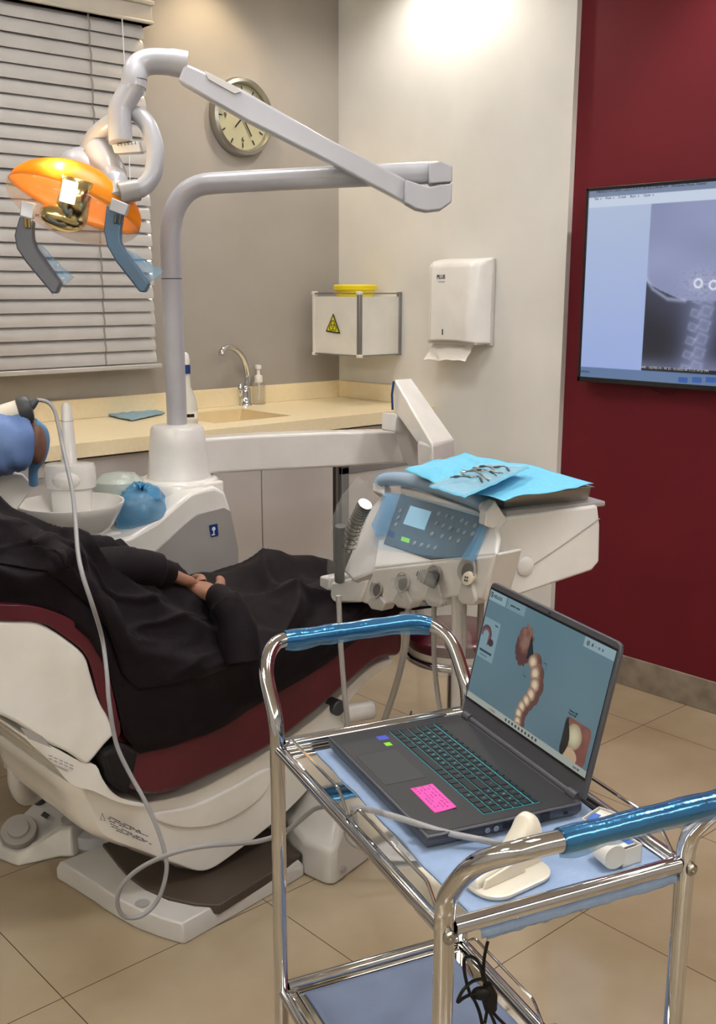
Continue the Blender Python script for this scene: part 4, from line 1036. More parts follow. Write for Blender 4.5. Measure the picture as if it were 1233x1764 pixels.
# ================================================================== INTRAORAL SCANNER with its cable
t = thing('intraoral_scanner', 'handheld scanner with dark grey tail and long grey cable looping to the laptop', 'dental scanner', at(40, 706, Y=Yd))
sc0 = at(40, 706, Y=Yd); axd = (at(62, 694, Y=Yd-.02)-at(-10, 712, Y=Yd+.02)).normalized()
o1 = axd.orthogonal().normalized(); o2 = axd.cross(o1)
MB().tube([sc0-axd*.17, sc0-axd*.03, sc0-axd*.01], [.018, .026, .027], 24).obj('scanner_body', M_cradle, t)
MB().lathe([(.026, -.012), (.0335, -.008), (.034, .012), (.028, .02), (.012, .022)], sc0, (o1, o2, axd), 32).obj('tail_ring', M_dgrey, t)
pl = [at(48, 704, Y=Yd-.01), at(56, 697, Y=Yd-.01), at(64, 689, Y=Yd-.01)]
MB().tube(pl, [.012, .0105, .006], 14).obj('cable_boot', M_dgrey, t)
cabp = [(64, 689, 2.41), (80, 692, 2.40), (93, 705, 2.38), (100, 730, 2.36), (107, 765, 2.33), (117, 810, 2.24), (125, 850, 2.16), (130, 900, 2.03), (134, 950, 1.94), (142, 990, 1.88), (160, 1045, 1.87),
        (176, 1100, 1.93), (184, 1160, 1.9), (188, 1210, 1.88), (200, 1280, 1.87), (222, 1330, 1.85), (247, 1375, 1.82), (270, 1425, 1.79), (284, 1470, 1.77), (286, 1505, 1.76), (272, 1550, 1.76), (245, 1577, 1.77), (216, 1580, 1.78), (203, 1562, 1.78),
        (205, 1535, 1.77), (225, 1508, 1.75), (260, 1485, 1.71), (310, 1466, 1.65), (360, 1457, 1.6), (410, 1453, 1.54), (450, 1448, 1.48), (490, 1434, 1.42), (518, 1412, 1.36), (545, 1392, 1.3), (580, 1389, 1.22)]
P_ = [at(x, y, Y=Y_) for x, y, Y_ in cabp]
P_ += [at(x, y, Z=z) for x, y, z in ((625, 1393, .795), (660, 1401, .79), (700, 1413, .785), (760, 1432, .775), (820, 1445, .768), (862, 1452, .765), (896, 1448, .765), (921, 1434, .77))]
cabl = MB().tube(cr(P_, 6), .0047, 12).obj('cable', M_cable, t)

# ================================================================== INSTRUMENT TABLE (delivery unit)
it = thing('instrument_table', 'white dental instrument table with control panel wrapped in blue film', 'instrument table', (2.1, 1.85, .75))
uT = V((.958, -.286, 0)).normalized(); vT = V((.286, .958, 0)).normalized()
H1 = V((1.779, 1.496, 1.008))                       # near end of handle
def TP(x, y, a): return at(x, y, pt=H1+vT*a, n=vT)      # plane across the table at distance a from its near side
# display slope plane through handle line, falling towards the left
al = math.radians(52); dn_ = (-uT*math.cos(al)-AZ*math.sin(al)); nP = dn_.cross(vT).normalized()
if nP.dot(H1-CAM) > 0: nP = -nP
def DP(x, y, off=0): return at(x, y, pt=H1+nP*off, n=nP)
slope = [DP(664, 845), DP(851, 890), DP(858, 925), DP(853, 954), DP(643, 979)]
K = slope[3]; L_ = slope[4]
dirKL = (K-L_).normalized(); nF = V((dirKL.y, -dirKL.x, 0)).normalized()
if nF.dot(H1-CAM) > 0: nF = -nF
# front holder face: falls almost vertically from the crease
nF2 = (nF-AZ*.12).normalized()
def FP(x, y, off=0): return at(x, y, pt=K+nF2*off, n=nF2)
frontb = [FP(832, 1034), FP(808, 1027), FP(640, 1044), FP(620, 1038)]
back = -nF*.2
b = MB()
# main head: slope + front face with thickness backwards
b.prism([slope[0], slope[1], slope[2], slope[3], slope[4]], -nP*.014)
b.obj('sloped_console', M_white, it, bevel=.006, seg=3)
b = MB()
b.prism([L_, K]+[frontb[0], frontb[1], frontb[2], frontb[3]], back*.45)
MB().add([K, TP(886, 976, .0115), TP(878, 1036, .0115), frontb[0], TP(853, 952, .0115), TP(835, 1030, .0115)], [(0, 1, 2, 3), (0, 4, 1), (4, 0, 3, 5), (4, 5, 2, 1), (3, 2, 5)]).obj('block_side', M_white, it, bevel=.002)
fr = b.obj('front_holder_block', M_white, it, bevel=.008, seg=3)
# right side body: boxes behind
sideT = [TP(858, 893, 0), TP(1032, 868, 0), TP(1034, 905, 0), TP(1032, 968, 0), TP(1020, 983, 0), TP(880, 1042, 0), TP(832, 1034, 0), TP(838, 1000, 0), TP(858, 950, 0)]
sideT = [TP(853, 893, .012), TP(1030, 870, .012), TP(1034, 905, .012), TP(1033, 968, .012), TP(1020, 983, .012), TP(882, 1030, .012), TP(850, 1012, .012), TP(852, 954, .012)]
MB().prism(sideT, vT*.46).obj('table_body', M_white, it, bevel=.007, seg=3)
q = TP(904, 975, .012)
MB().lathe([(.022, -.01), (.022, .004), (.018, .0065), (.001, .007)], q, (uT, AZ, -vT), 32).obj('round_cap', M_white, it)
MB().tube([TP(917, 974, .0105), TP(970, 938, .0105), TP(1033, 893, .0105)], .0011, 6).obj('body_seam', M_pgrey, it)
# upper shelf plate under the tray
za = TP(900, 888, .02).z
sh0 = [TP(868, 888, .03), TP(1012, 862, .03)]
zs = max(p.z for p in (sideT[0], sideT[1]))+.002
pts = [at(868, 889, Z=zs+.006), at(1013, 864, Z=zs+.006)]
pl0, pl1 = H1+uT*.03+vT*.02, H1+uT*.31+vT*.02
MB().prism([V((p.x, p.y, zs-.01)) for p in (pl0, pl1, pl1+vT*.44, pl0+vT*.44)], (0, 0, .014)).obj('shelf_plate', M_pgrey, it, bevel=.004)
# cheek at handle right end
chk = [TP(845, 886, -.012), TP(857, 870, -.012), TP(872, 896, -.012), TP(858, 912, -.012), TP(845, 905, -.012)]
MB().prism([TP(853, 862, -.006), TP(874, 897, -.006), TP(859, 915, -.006), TP(836, 906, -.006), TP(838, 882, -.006)], vT*.03).obj('handle_cheek', M_white, it, bevel=.003)
HL = at(655, 826, pt=H1, n=uT)
hl0 = H1-uT*.012; hdir = vT
hpts = cr([DP(843, 876, .008), DP(820, 862, .012), DP(760, 840, .014), DP(700, 826, .014), DP(664, 826, .012), DP(655, 836, .006)], 6)
hd = MB().tube(hpts, .022, 18, flat=.8).obj('front_handle', M_white, it)
MB().tube([p+nP*.0 for p in hpts[2:-1]], .0245, 18, flat=.85).obj('handle_film', M_filmb, hd)
MB().prism([DP(648, 822, .012), DP(662, 832, .012), DP(660, 852, .012), DP(641, 846, .012), DP(641, 832, .012)], -nP*.03).obj('handle_cheek', M_wgrey, it, bevel=.004)
# left wing: shelf and block carrying the sleeved handpiece
wing = [FP(570, 1002), FP(632, 1001), FP(640, 983), FP(672, 905), FP(648, 900), FP(630, 908), FP(596, 975)]
MB().prism([p-nF*.012 for p in (DP(690, 850), DP(640, 985), DP(600, 1000), DP(585, 985), DP(628, 880), DP(655, 850))], -nP*.05).obj('left_wing', M_wgrey, it, bevel=.006)
MB().prism([FP(570, 1003, .012), FP(633, 1000, .012), FP(620, 1038, .012), FP(579, 1039, .012), FP(567, 1034, .012)], back*.55).obj('left_holder', M_white, it, bevel=.006)
MB().prism([FP(550, 992, .0), FP(568, 996, .0), FP(566, 1030, .0), FP(549, 1024, .0)], back*.4).obj('left_hook', M_white, it, bevel=.006)
# holder wells
for k, (x, y, rr) in enumerate(((647, 1014, .023), (692, 1003, .025), (746, 992, .026), (803, 982, .028))):
    q = FP(x, y, .0085)
    w_ = MB().lathe([(rr*.001, .0005), (rr*.86, .0005), (rr, .0025), (rr*1.05, .001), (rr*1.1, -.001)], q, (dirKL, AZ, nF2), 28, cap=False); wl = w_.obj('holder_well', M_pgrey, it)
    MB().lathe([(.001, 0), (rr*.72, 0)], FP(x+2, y+3, .0095), (dirKL, AZ, nF2), 24, cap=False).obj('well_opening', M_well, wl)
    # chute beneath the well
    MB().prism([FP(x-8, y+14, .008), FP(x+6, y+12, .008), FP(x+16, 1040-k*2, .008), FP(x+10, 1053-k*3, .008), FP(x-8, 1050-k*3, .008), FP(x-16, 1038-k*2, .008)], back*.2-nF*.0).obj('hose_chute', M_wgrey, it, bevel=.004)
# handpiece in third well
q0, q1 = FP(718, 988, .045), FP(752, 1002, .02)
hp2 = thing('handpiece', 'dark grey ridged dental handpiece in the third well under a clear sleeve', 'dental handpiece', q1)
MB().tube([q0, q0+(q1-q0)*.3, q0+(q1-q0)*.5, q1], [.006, .011, .017, .019], 18).obj('handpiece_body', M_dgrey, hp2)
b = MB()
for k in range(5): b.lathe([(.0125+.0011*k, -.0015), (.0135+.0011*k, 0), (.0125+.0011*k, .0015)], q0+(q1-q0)*(.12+.08*k), ((q1-q0).normalized().orthogonal().normalized(), (q1-q0).normalized().cross((q1-q0).normalized().orthogonal().normalized()), (q1-q0).normalized()), 18)
b.obj('grip_rings', M_pgrey, hp2)
def slv(u, v):
    c0 = [FP(672, 996, .03), FP(742, 985, .05), FP(770, 1040, .03), FP(700, 1046, .02)]
    p = (c0[0]*(1-u)+c0[1]*u)*(1-v)+(c0[3]*(1-u)+c0[2]*u)*v
    return p+nF*(.014*nz(u*5, v*5, 9)+.012*math.sin(PI*u))
MB().sheet(slv, 16, 14).obj('clear_sleeve', M_filmc, hp2, solid=.0006)
cq = FP(806, 996, .014)
cpg = thing('coupling_plug', 'round metal hose coupling in the rightmost well', 'hose coupling', cq)
MB().lathe([(.012, -.02), (.0155, -.002), (.0155, .004), (.012, .0055), (.001, .004)], cq, (dirKL, AZ, nF2), 26).obj('coupling_body', M_cradle, cpg)
b = MB()
for k in range(4): b.box(cq+nF2*.006+dirKL*(.005*math.cos(k*PI/2+.6))+AZ*(.005*math.sin(k*PI/2+.6)), .0015, .001, .0022, (dirKL, nF2, AZ))
b.obj('coupling_ports', M_dgrey, cpg)
# control panel
pnl = [DP(689, 851, .004), DP(838, 893, .004), DP(806, 957, .004), DP(740, 963, .004), DP(660, 936, .004)]
cp_ = MB().prism(pnl, -nP*.006).obj('control_panel', M_membrane, it, bevel=.002)
MB().prism([DP(x, y, .006) for x, y in ((707, 871), (742, 881), (730, 913), (694, 902))], -nP*.002).obj('display', M_lcd, it, smooth=False)
MB().prism([DP(x, y, .006) for x, y in ((692, 924), (705, 928), (703, 935), (690, 931))], -nP*.002).obj('led_readout', M_mgreen, it, smooth=False)
MB().prism([DP(x, y, .0055) for x, y in ((670, 913), (680, 916), (677, 926), (668, 923))], -nP*.002).obj('blue_badge', M_navy, it, smooth=False)
btn = MB().lathe([(.006, 0), (.006, .0012), (.0055, .0016)], (0, 0, 0), (vT, nP.cross(vT), nP), 18)
bm_ = [DP(x, y, .0052) for x, y in ((756, 885), (770, 889), (752, 902), (764, 906), (780, 892), (796, 897), (776, 910), (790, 914), (804, 902), (818, 906), (762, 924), (776, 928), (790, 932), (800, 918), (744, 920), (714, 936), (726, 939), (738, 942), (750, 944), (690, 880), (686, 892), (682, 904), (814, 920))]
first = None
for p in bm_:
    if first is None:
        mb = MB(); mb.add([v+p for v in btn.v], btn.f); first = mb.obj('button', M_pgrey, it); base_p = p
    else:
        c = first.copy(); C.objects.link(c); c.parent = it; c.location = p-base_p
# blue film over the panel
def pf(u, v):
    c0 = [DP(660, 845, .009), DP(846, 884, .009), DP(815, 968, .009), DP(640, 945, .009)]
    p = (c0[0]*(1-u)+c0[1]*u)*(1-v)+(c0[3]*(1-u)+c0[2]*u)*v
    return p+nP*(.004*nz(u*9, v*4, 3)+.003*abs(nz(u*14, v*3, 8)))
MB().sheet(pf, 50, 30).obj('panel_film', M_filmb3, it, solid=.0006)
MB().prism([DP(846, 884, .008), DP(832, 930, .008), FP(818, 968, .008), FP(795, 960, .008), DP(812, 935, .008), DP(834, 890, .008)], nP*.001).obj('film_edge', M_filmb, it, smooth=False)
MB().prism([DP(664, 850, .008), DP(688, 852, .008), DP(665, 920, .008), DP(648, 925, .008), DP(640, 905, .008)], nP*.001).obj('film_edge', M_filmb, it, smooth=False)
# sleeved handpiece on the left wing
s0, s1 = FP(580, 985, .03), FP(583, 905, .03)
sv = thing('sleeved_camera', 'grey ribbed handpiece standing upright in a clear sleeve left of the table', 'dental handpiece', s0)
MB().tube(cr([FP(585, 1000, .02), FP(584, 965, .03), FP(585, 930, .03), FP(586, 906, .03)], 4), .0135, 16).obj('grey_body', M_dgrey, sv)
rb = cr([FP(599, 950, .03), FP(608, 915, .03), FP(620, 885, .028), FP(629, 868, .025)], 5)
MB().tube(rb, [.006]*4+[.013]*4+[.018]*(len(rb)-8), 16).obj('metal_grid_body', M_steel, sv)
b = MB()
for i in range(2, len(rb)-1):
    tg = (rb[i+1]-rb[i-1]).normalized(); x_ = tg.orthogonal().normalized(); b.lathe([(.0195, -.0015), (.0195, .0015)], rb[i], (x_, tg.cross(x_), tg), 16, cap=False)
b.obj('dark_ribs', M_dgrey, sv)
rs = []; slp = [(580, 1000, .022), (583, 975, .03), (590, 940, .036), (600, 900, .042), (612, 868, .04), (622, 835, .02), (626, 822, .012)]
pa = cr([FP(x, y, .03) for x, y, r in slp], 5); ra = [lerp_tab([(i/6, slp[i][2]) for i in range(7)], i/(len(pa)-1)) for i in range(len(pa))]
MB().tube(pa, [r*(1+.1*nz(i*.8, 0)) for i, r in enumerate(ra)], 20, cap=False).obj('clear_sleeve', M_filmc, sv)
# hoses hanging under the table, looping back up to its rear
for k, (pp, r, m_) in enumerate(((((583, 1026), (584, 1050), (586, 1100), (592, 1180), (598, 1240)), .0065, M_pgrey),
                     (((706, 1018), (703, 1050), (700, 1100), (690, 1150), (676, 1200), (664, 1235)), .0085, M_pgrey),
                     (((750, 1008), (748, 1040), (747, 1070), (748, 1140), (754, 1200), (758, 1225)), .0065, M_pgrey),
                     (((786, 1005), (786, 1035), (786, 1130), (785, 1225)), .012, M_wgrey))):
    ps_ = [FP(x, y, -.015) for x, y in pp] if k else [at(x, y, Y=1.8) for x, y in pp]; q_ = ps_[-1]; d_ = (ps_[-1]-ps_[-2]).normalized()
    bk = H1+uT*(.1+.05*k)+vT*.3; bk.z = .82
    ps_ += [q_+d_*.2, V((q_.x+.03, q_.y+.01, .13)), V((bk.x-.1, bk.y-.1, .07)), V((bk.x, bk.y, .2)), bk]
    MB().tube(cr(ps_, 7), r, 12).obj('hose', m_, it)
MB().sheet(lambda u, v: at(752+u*44+v*25*u, 1015+v*150, pt=K-nF2*.005, n=nF2)+V((0, .02*nz(u*4, v*6, 4), .0)), 10, 24).obj('hose_sleeve', M_filmc, it, solid=.0006)
# spring arm from swing arm down to the table
ta_ = thing('table_arm', 'broad white sloping arm rising behind the instrument table', 'support arm', at(735, 800, Y=2.45))
t1, t2, t3, t4 = at(679, 652, Y=2.66), at(708, 650, Y=2.72), at(783, 757, Y=2.42), at(745, 766, Y=2.34)
t1b = at(678, 708, Y=2.66); t4b = at(744, 800, Y=2.34); t2b = t2+(t1b-t1); t3b = t3+(t4b-t4)
mb = MB()
mb.add([t1, t2, t3, t4, t1b, t2b, t3b, t4b], [(0, 1, 2, 3), (4, 7, 6, 5), (0, 3, 7, 4), (1, 5, 6, 2), (0, 4, 5, 1), (3, 2, 6, 7)])
mb.obj('arm_cover', M_whiteg, ta_, bevel=.008, seg=3)
MB().prism([at(x, y, Y=2.62) for x, y in ((682, 712), (680, 744), (702, 746), (718, 798), (734, 812), (748, 816), (745, 770), (700, 728))], (0, .07, 0)).obj('lower_link', M_white, ta_, bevel=.005)
MB().prism([at(745, 767, Y=2.34), at(783, 758, Y=2.42), at(784, 830, Y=2.42), at(746, 840, Y=2.34)], (.03, .1, 0)).obj('arm_knuckle', M_white, ta_, bevel=.01, seg=3)
MB().tube([at(678, 657, Y=2.655), at(675, 680, Y=2.655), at(676, 706, Y=2.655)], .004, 8).obj('blue_end_seal', M_navy, ta_)
# steel tray, blue sheets, pouch
trz = zs+.004
ty = thing('steel_tray', 'rectangular stainless steel tray on top of the instrument table', 'tray', H1+uT*.15+vT*.22+AZ*(trz-H1.z))
c1 = at(866, 878, Z=trz+.03); 
T0 = H1+uT*.035+vT*.035; T1 = T0+uT*.253; T2 = T1+vT*.37; T3 = T0+vT*.37
def rc(k, z): 
    cc_ = (T0+T2)/2; return [V((cc_.x+(p.x-cc_.x)*k, cc_.y+(p.y-cc_.y)*k, z)) for p in (T0, T1, T2, T3)]
MB().rings([rc(.93, trz), rc(.96, trz+.03), rc(1.0, trz+.032), rc(1.0, trz+.034), rc(.95, trz+.033), rc(.92, trz+.003)]).obj('tray_pan', M_steel, ty, bevel=.002)
def drape(c0, z, nm, lb, cat, m, cres, amp=.006, grp=None, droop=.01):
    q = [at(x, y, Z=z) for x, y in c0]
    def P(u, v):
        p = (q[0]*(1-u)+q[1]*u)*(1-v)+(q[3]*(1-u)+q[2]*u)*v
        return p+V((0, 0, amp*abs(nz(u*3+cres, v*3, cres))*1.6+amp*abs(math.sin((u+v*.5)*3+cres))-droop*(max(abs(u-.5), abs(v-.5))*2)**6))
    o = MB().sheet(P, 40, 40).obj(nm, m, solid=.0012, ang=180); return props(o, lb, cat, grp)
zz_ = trz+.045
drape([(868, 868), (700, 812), (800, 782), (1022, 836)], zz_, 'paper_sheet', 'large aqua-blue paper sheet covering the steel tray', 'paper sheet', M_aqua, 2.2, .007, droop=0)
drape([(776, 838), (696, 808), (790, 784), (842, 803)], zz_+.014, 'paper_sheet', 'smaller aqua-blue sheet folded up at the back left of the tray', 'paper sheet', M_aqua, 5.1, .007)
po = [(800, 858), (738, 838), (840, 800), (912, 806)]
pz = zz_+.03
pou = thing('instrument_pouch', 'clear sterilization pouch holding metal instruments on the blue sheet', 'instrument pouch', at(820, 830, Z=pz))
q = [at(x, y, Z=pz) for x, y in po]
def P(u, v, dz=0):
    p = (q[0]*(1-u)+q[1]*u)*(1-v)+(q[3]*(1-u)+q[2]*u)*v
    return p+V((0, 0, .003*nz(u*5, v*8, 3)+dz+.008*math.sin(PI*u)*math.sin(PI*v)*(1 if dz > 0 else 0)))
MB().sheet(lambda u, v: P(u, v), 24, 24).obj('pouch_back', M_aqua, pou, solid=.0006, ang=180)
MB().sheet(lambda u, v: P(u, v, .004), 30, 30).obj('pouch_front', M_filmc, pou, solid=.0005, ang=180)
for k in range(7):
    v0_ = .3+.07*k; pth = cr([P(.1+.19*j, v0_+.05*math.sin(k*2.1+j*1.3), .007+.002*((j+k) % 2)) for j in range(5)], 5)
    rr_ = [.0012+.0016*(math.sin(i*.9+k) > .2) for i in range(len(pth))]
    MB().tube(pth, rr_, 8).obj('instrument', M_steel if k % 3 else M_dgrey, pou)

# ================================================================== STOOL behind the table
sq_ = at(784, 1124, d=3.12); zr = sq_.z; sq_ = V((sq_.x, sq_.y, 0))
st = thing('stool', 'maroon round stool with chrome ring behind the chair foot end', 'stool', sq_)
R_ = .142
MB().tube([sq_+V((R_*math.cos(2*PI*k/48), R_*math.sin(2*PI*k/48), zr)) for k in range(48)], .0125, 14, closed=True).obj('chrome_ring', M_chrome, st)
MB().lathe([(.02, zr+.0), (.135, zr+.004), (.14, zr+.03), (.02, zr+.03)], sq_, n=48).obj('seat_shell', M_cradle, st)
MB().lathe([(.02, zr+.03), (.142, zr+.03), (.15, zr+.042), (.15, zr+.062), (.135, zr+.074), (.02, zr+.078)], sq_, n=48).obj('seat', M_maroonl, st)
MB().tube([sq_+V((0, 0, .07)), sq_+V((0, 0, zr))], .022, 16).obj('gas_column', M_chrome, st)
for k in range(5):
    a = k*2*PI/5+.5; b = MB(); b.tube([sq_+V((0, 0, .09)), sq_+V((.2*math.cos(a), .2*math.sin(a), .055))], [.02, .014], 10); lg_ = b.obj('leg', M_chrome, st)
    MB().lathe([(.001, -.01), (.024, -.01), (.026, 0), (.024, .01), (.001, .01)], sq_+V((.2*math.cos(a), .2*math.sin(a), .026)), (AX, AZ, AY), 18).obj('caster', M_rubber, lg_)

# ================================================================== CHROME TROLLEY
TB = V((.828, .76, .76)); TA = V((.998, 1.301, .76)); uC = (TA-TB).normalized(); wC = V((uC.y, -uC.x, 0)); LC = (TA-TB).length; WCt = .365
def Q(a, c, z=0): return TB+uC*a+wC*c+V((0, 0, z))
tr = thing('trolley', 'chrome two-tier medical trolley in the foreground', 'trolley', V((Q(LC/2, WCt/2).x, Q(LC/2, WCt/2).y, 0)))
rt = .0125; o_off, o_h = .103, .148
ZL = -.46         # lower shelf relative to upper
for (a0_, sgn, nm) in ((0, -1, 'near'), (LC, 1, 'far')):
    pts = [Q(a0_, 0, -.70), Q(a0_, 0, 0), Q(a0_, 0, .01), Q(a0_+sgn*.02, .002, .05), Q(a0_+sgn*(o_off-.01), .02, o_h-.01), Q(a0_+sgn*o_off, .075, o_h),
           Q(a0_+sgn*o_off, WCt-.075, o_h), Q(a0_+sgn*(o_off-.01), WCt-.02, o_h-.01), Q(a0_+sgn*.02, WCt-.002, .05), Q(a0_, WCt, .01), Q(a0_, WCt, 0), Q(a0_, WCt, -.70)]
    up_ = [Q(a0_, 0, -.70), Q(a0_, 0, -.3), Q(a0_, 0, .02)]+cr([Q(a0_, 0, .02), Q(a0_+sgn*.012, 0, .055), Q(a0_+sgn*.06, .004, .115), Q(a0_+sgn*.096, .035, o_h-.004), Q(a0_+sgn*o_off, .08, o_h)], 6)[1:]
    dn2 = [Q(a0_+sgn*o_off, WCt-.08, o_h)]+cr([Q(a0_+sgn*o_off, WCt-.08, o_h), Q(a0_+sgn*.096, WCt-.035, o_h-.004), Q(a0_+sgn*.06, WCt-.004, .115), Q(a0_+sgn*.012, WCt, .055), Q(a0_, WCt, .02)], 6)[1:]+[Q(a0_, WCt, -.3), Q(a0_, WCt, -.70)]
    MB().tube(up_+dn2, rt, 20).obj('push_handle_frame', M_chrome, tr)
    hw = [Q(a0_+sgn*o_off, .075+(WCt-.13)*k/12+(-.02 if sgn > 0 else .0), o_h) for k in range(13)]
    if sgn > 0: hw += [Q(a0_+sgn*.1, WCt-.05, o_h-.002), Q(a0_+sgn*.093, WCt-.028, o_h-.008)]
    else: hw = [Q(a0_+sgn*o_off, .085+(WCt-.11)*k/12, o_h) for k in range(13)]
    wr = MB().tube(hw, [rt+.0022+.0008*math.sin(i*1.7) for i in range(len(hw))], 20).obj('handle_wrap', M_filmw, tr, label='blue plastic film wrapped round the push handle')
    def fr_(u, v, hw=hw): 
        i = u*(len(hw)-1); k = min(int(i), len(hw)-2); p = hw[k]*(1-(i-k))+hw[k+1]*(i-k)
        return p+V((0, 0, -rt-.002-v*(.006+.012*abs(nz(u*4, 0, sgn*3)))))+uC*(.004*nz(u*8, v*2, 4))
    MB().sheet(fr_, 40, 4).obj('wrap_fringe', M_filmb, wr, solid=.0006)
    for c in (0, WCt):
        nS = uC*sgn
        MB().lathe([(.0085, 0), (.0085, .003), (.006, .005), (.0025, .0045), (.001, .003)], Q(a0_, c, -.004)+nS*(rt-.001), (wC, AZ, nS), 18).obj('bolt', M_steel, tr)
for zz3 in (0, ZL):
    # end rails and side rails
    for a0_ in (.0, LC): MB().tube([Q(a0_, rt, zz3), Q(a0_, WCt-rt, zz3)], .011, 16).obj('end_rail', M_chrome, tr)
    for c in (0, WCt): b = MB().tube([Q(0, c, zz3-.005), Q(LC, c, zz3-.005)], .0085, 14); b.tube([Q(.01, c+(.010 if c == 0 else -.010), zz3-.004), Q(LC-.01, c+(.010 if c == 0 else -.010), zz3-.004)], .0025, 8); b.obj('side_rail', M_chrome, tr)
    MB().prism([Q(.005, .006, zz3-.013), Q(LC-.005, .006, zz3-.013), Q(LC-.005, WCt-.006, zz3-.013), Q(.005, WCt-.006, zz3-.013)], (0, 0, .004)).obj('shelf', M_mirror, tr, smooth=False)
    # wire guards along the long sides
    for c in (0, WCt):
        sg = 1 if c == 0 else -1
        for (a, bq2) in ((.022, LC/2+.004), (LC/2+.006, LC-.022)):
            g0, g1 = a, bq2
            pts = bend([Q(g0, c+sg*.004, zz3+.006), Q(g0+.03, c+sg*.004, zz3+.034), Q(g1-.035, c+sg*.004, zz3+.034), Q(g1, c+sg*.004, zz3+.006)], .008, 4)
            MB().tube(pts, .0026, 8).obj('wire_guard', M_chrome, tr)
for (a0_, c) in ((0, 0), (0, WCt), (LC, 0), (LC, WCt)):
    p = Q(a0_, c, 0); b = MB(); b.tube([V((p.x, p.y, .1)), V((p.x, p.y, .06))], .008, 10)
    w_ = b.obj('caster', M_chrome, tr); MB().lathe([(.001, -.012), (.028, -.012), (.03, -.006), (.03, .006), (.028, .012), (.001, .012)], V((p.x+.01, p.y, .03)), (AX, AZ, AY), 24).obj('wheel', M_rubber, w_)
# pads
def pad_mat():
    m = mat('quilted_pad', (150, 172, 206), .8, rgb2=(143, 165, 200), nscale=30); nt = m.node_tree; b = nt.nodes['Principled BSDF']
    vo = nt.nodes.new('ShaderNodeTexVoronoi'); vo.inputs['Scale'].default_value = 170; tc = nt.nodes.new('ShaderNodeTexCoord'); nt.links.new(tc.outputs['Object'], vo.inputs['Vector'])
    bp = nt.nodes.new('ShaderNodeBump'); bp.inputs['Strength'].default_value = .5; bp.inputs['Distance'].default_value = .001; nt.links.new(vo.outputs['Distance'], bp.inputs['Height']); nt.links.new(bp.outputs[0], b.inputs['Normal'])
    return m
M_pad2 = pad_mat()
M_padshade = mat('shaded_blue_pad', (120, 134, 164), .8, rgb2=(112, 126, 156), nscale=12)  # upper pad's blue darkened, the shade under the top shelf put into the colour
def padf(u, v):
    a = -.03+(LC+.0)*u; c = .05+.006*u+(WCt-.065-.006*u)*v+.004*nz(u*8, v*3, 2)
    z = -.0075+.0008*nz(u*9, v*9, 5)
    if a < .0: z = -.0155-(.0-a)*.3-.003*nz(v*14, 0, 1)
    elif a < .018: z = -.0095-.006*(1-a/.018)
    if a < .0: a = -.004+.001*nz(v*9, 1, 1)
    return Q(min(a, LC-.02), c, z)
o = MB().sheet(padf, 80, 40).obj('tray_pad', M_pad2, solid=.0015, ang=180); props(o, 'pale blue disposable pad lining the upper trolley shelf', 'pad')
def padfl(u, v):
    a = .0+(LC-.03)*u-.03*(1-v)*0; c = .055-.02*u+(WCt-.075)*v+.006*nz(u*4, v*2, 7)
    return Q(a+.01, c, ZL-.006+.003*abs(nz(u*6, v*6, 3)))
o = MB().sheet(padfl, 50, 40).obj('tray_pad', M_padshade, solid=.0015, ang=180); props(o, 'blue disposable pad lining the lower trolley shelf', 'pad')
# hanging torn pad edge under the near rail
def edgef(u, v):
    c = .06+(WCt-.075)*u; return Q(.004-.004*v, c, -.012-.019*v*(1-.35*u)+.003*nz(u*22, v, 3)*v)
o = MB().sheet(edgef, 60, 6).obj('pad_edge', M_pad2, solid=.0015, ang=180); props(o, 'torn blue pad edge hanging below the near rail of the trolley', 'pad')

# ================================================================== LAPTOP
lu = V((-.3184, -.948, 0)); lv = V((.948, -.3184, 0)); LF = V((1.0604, 1.2445, .7773)); BW, BD, BH = .36, .252, .0215
def G(u, v, z=0): return LF+lu*u+lv*v+V((0, 0, z))
lp = thing('laptop', 'open dark grey laptop with cyan backlit keyboard on the trolley', 'laptop', V((G(BW/2, BD/2).x, G(BW/2, BD/2).y, LF.z-BH-.004)))
low = [G(.008, .004, -BH), G(BW-.008, .004, -BH), G(BW-.006, BD-.004, -BH), G(.006, BD-.004, -BH)]
mid = [G(.002, 0, -BH*.55), G(BW-.002, 0, -BH*.55), G(BW, BD, -BH*.55), G(0, BD, -BH*.55)]
hi = [G(0, 0, -.002), G(BW, 0, -.002), G(BW, BD, -.002), G(0, BD, -.002)]
MB().rings([low, mid, hi, [p+V((0, 0, .002)) for p in hi]]).obj('base', M_laptop, lp, bevel=.0025, seg=3)
MB().prism([G(.004, .004), G(BW-.004, .004), G(BW-.004, BD-.008), G(.004, BD-.008)], (0, 0, .0006)).obj('palm_deck', M_laptop2, lp, smooth=False)
MB().prism([G(.092, .012, .0006), G(.2, .012, .0006), G(.2, .08, .0006), G(.092, .08, .0006)], (0, 0, .0004)).obj('touchpad', M_pad, lp, smooth=False)
kb = MB().prism([G(.0262, .1013, .0006), G(.3362, .1013, .0006), G(.3362, .1942, .0006), G(.0262, .1942, .0006)], (0, 0, .0006)).obj('keyboard', M_glow, lp, smooth=False)
k0 = .0259; U1 = .01635; pv = .01645
rows = []
rows.append((.1895, .0095, [(i*1.118, 1.118, '') for i in range(17)]))
def row(ws, s, np_=4, nps=''):
    x = 0; out = []
    for w_, ch in zip(ws, s): out.append((x, w_, ch)); x += w_
    for i in range(np_): out.append((15+i, 1, nps[i] if i < len(nps) else ''))
    return out
rows.append((.1755, .0165, row([1]*13+[2], list('`1234567890-=')+[''], 4, '//*-')))
rows.append((.159, .0165, row([1.5]+[1]*12+[1.5], ['']+list('QWERTYUIOP[]')+['\\'], 4, '789+')))
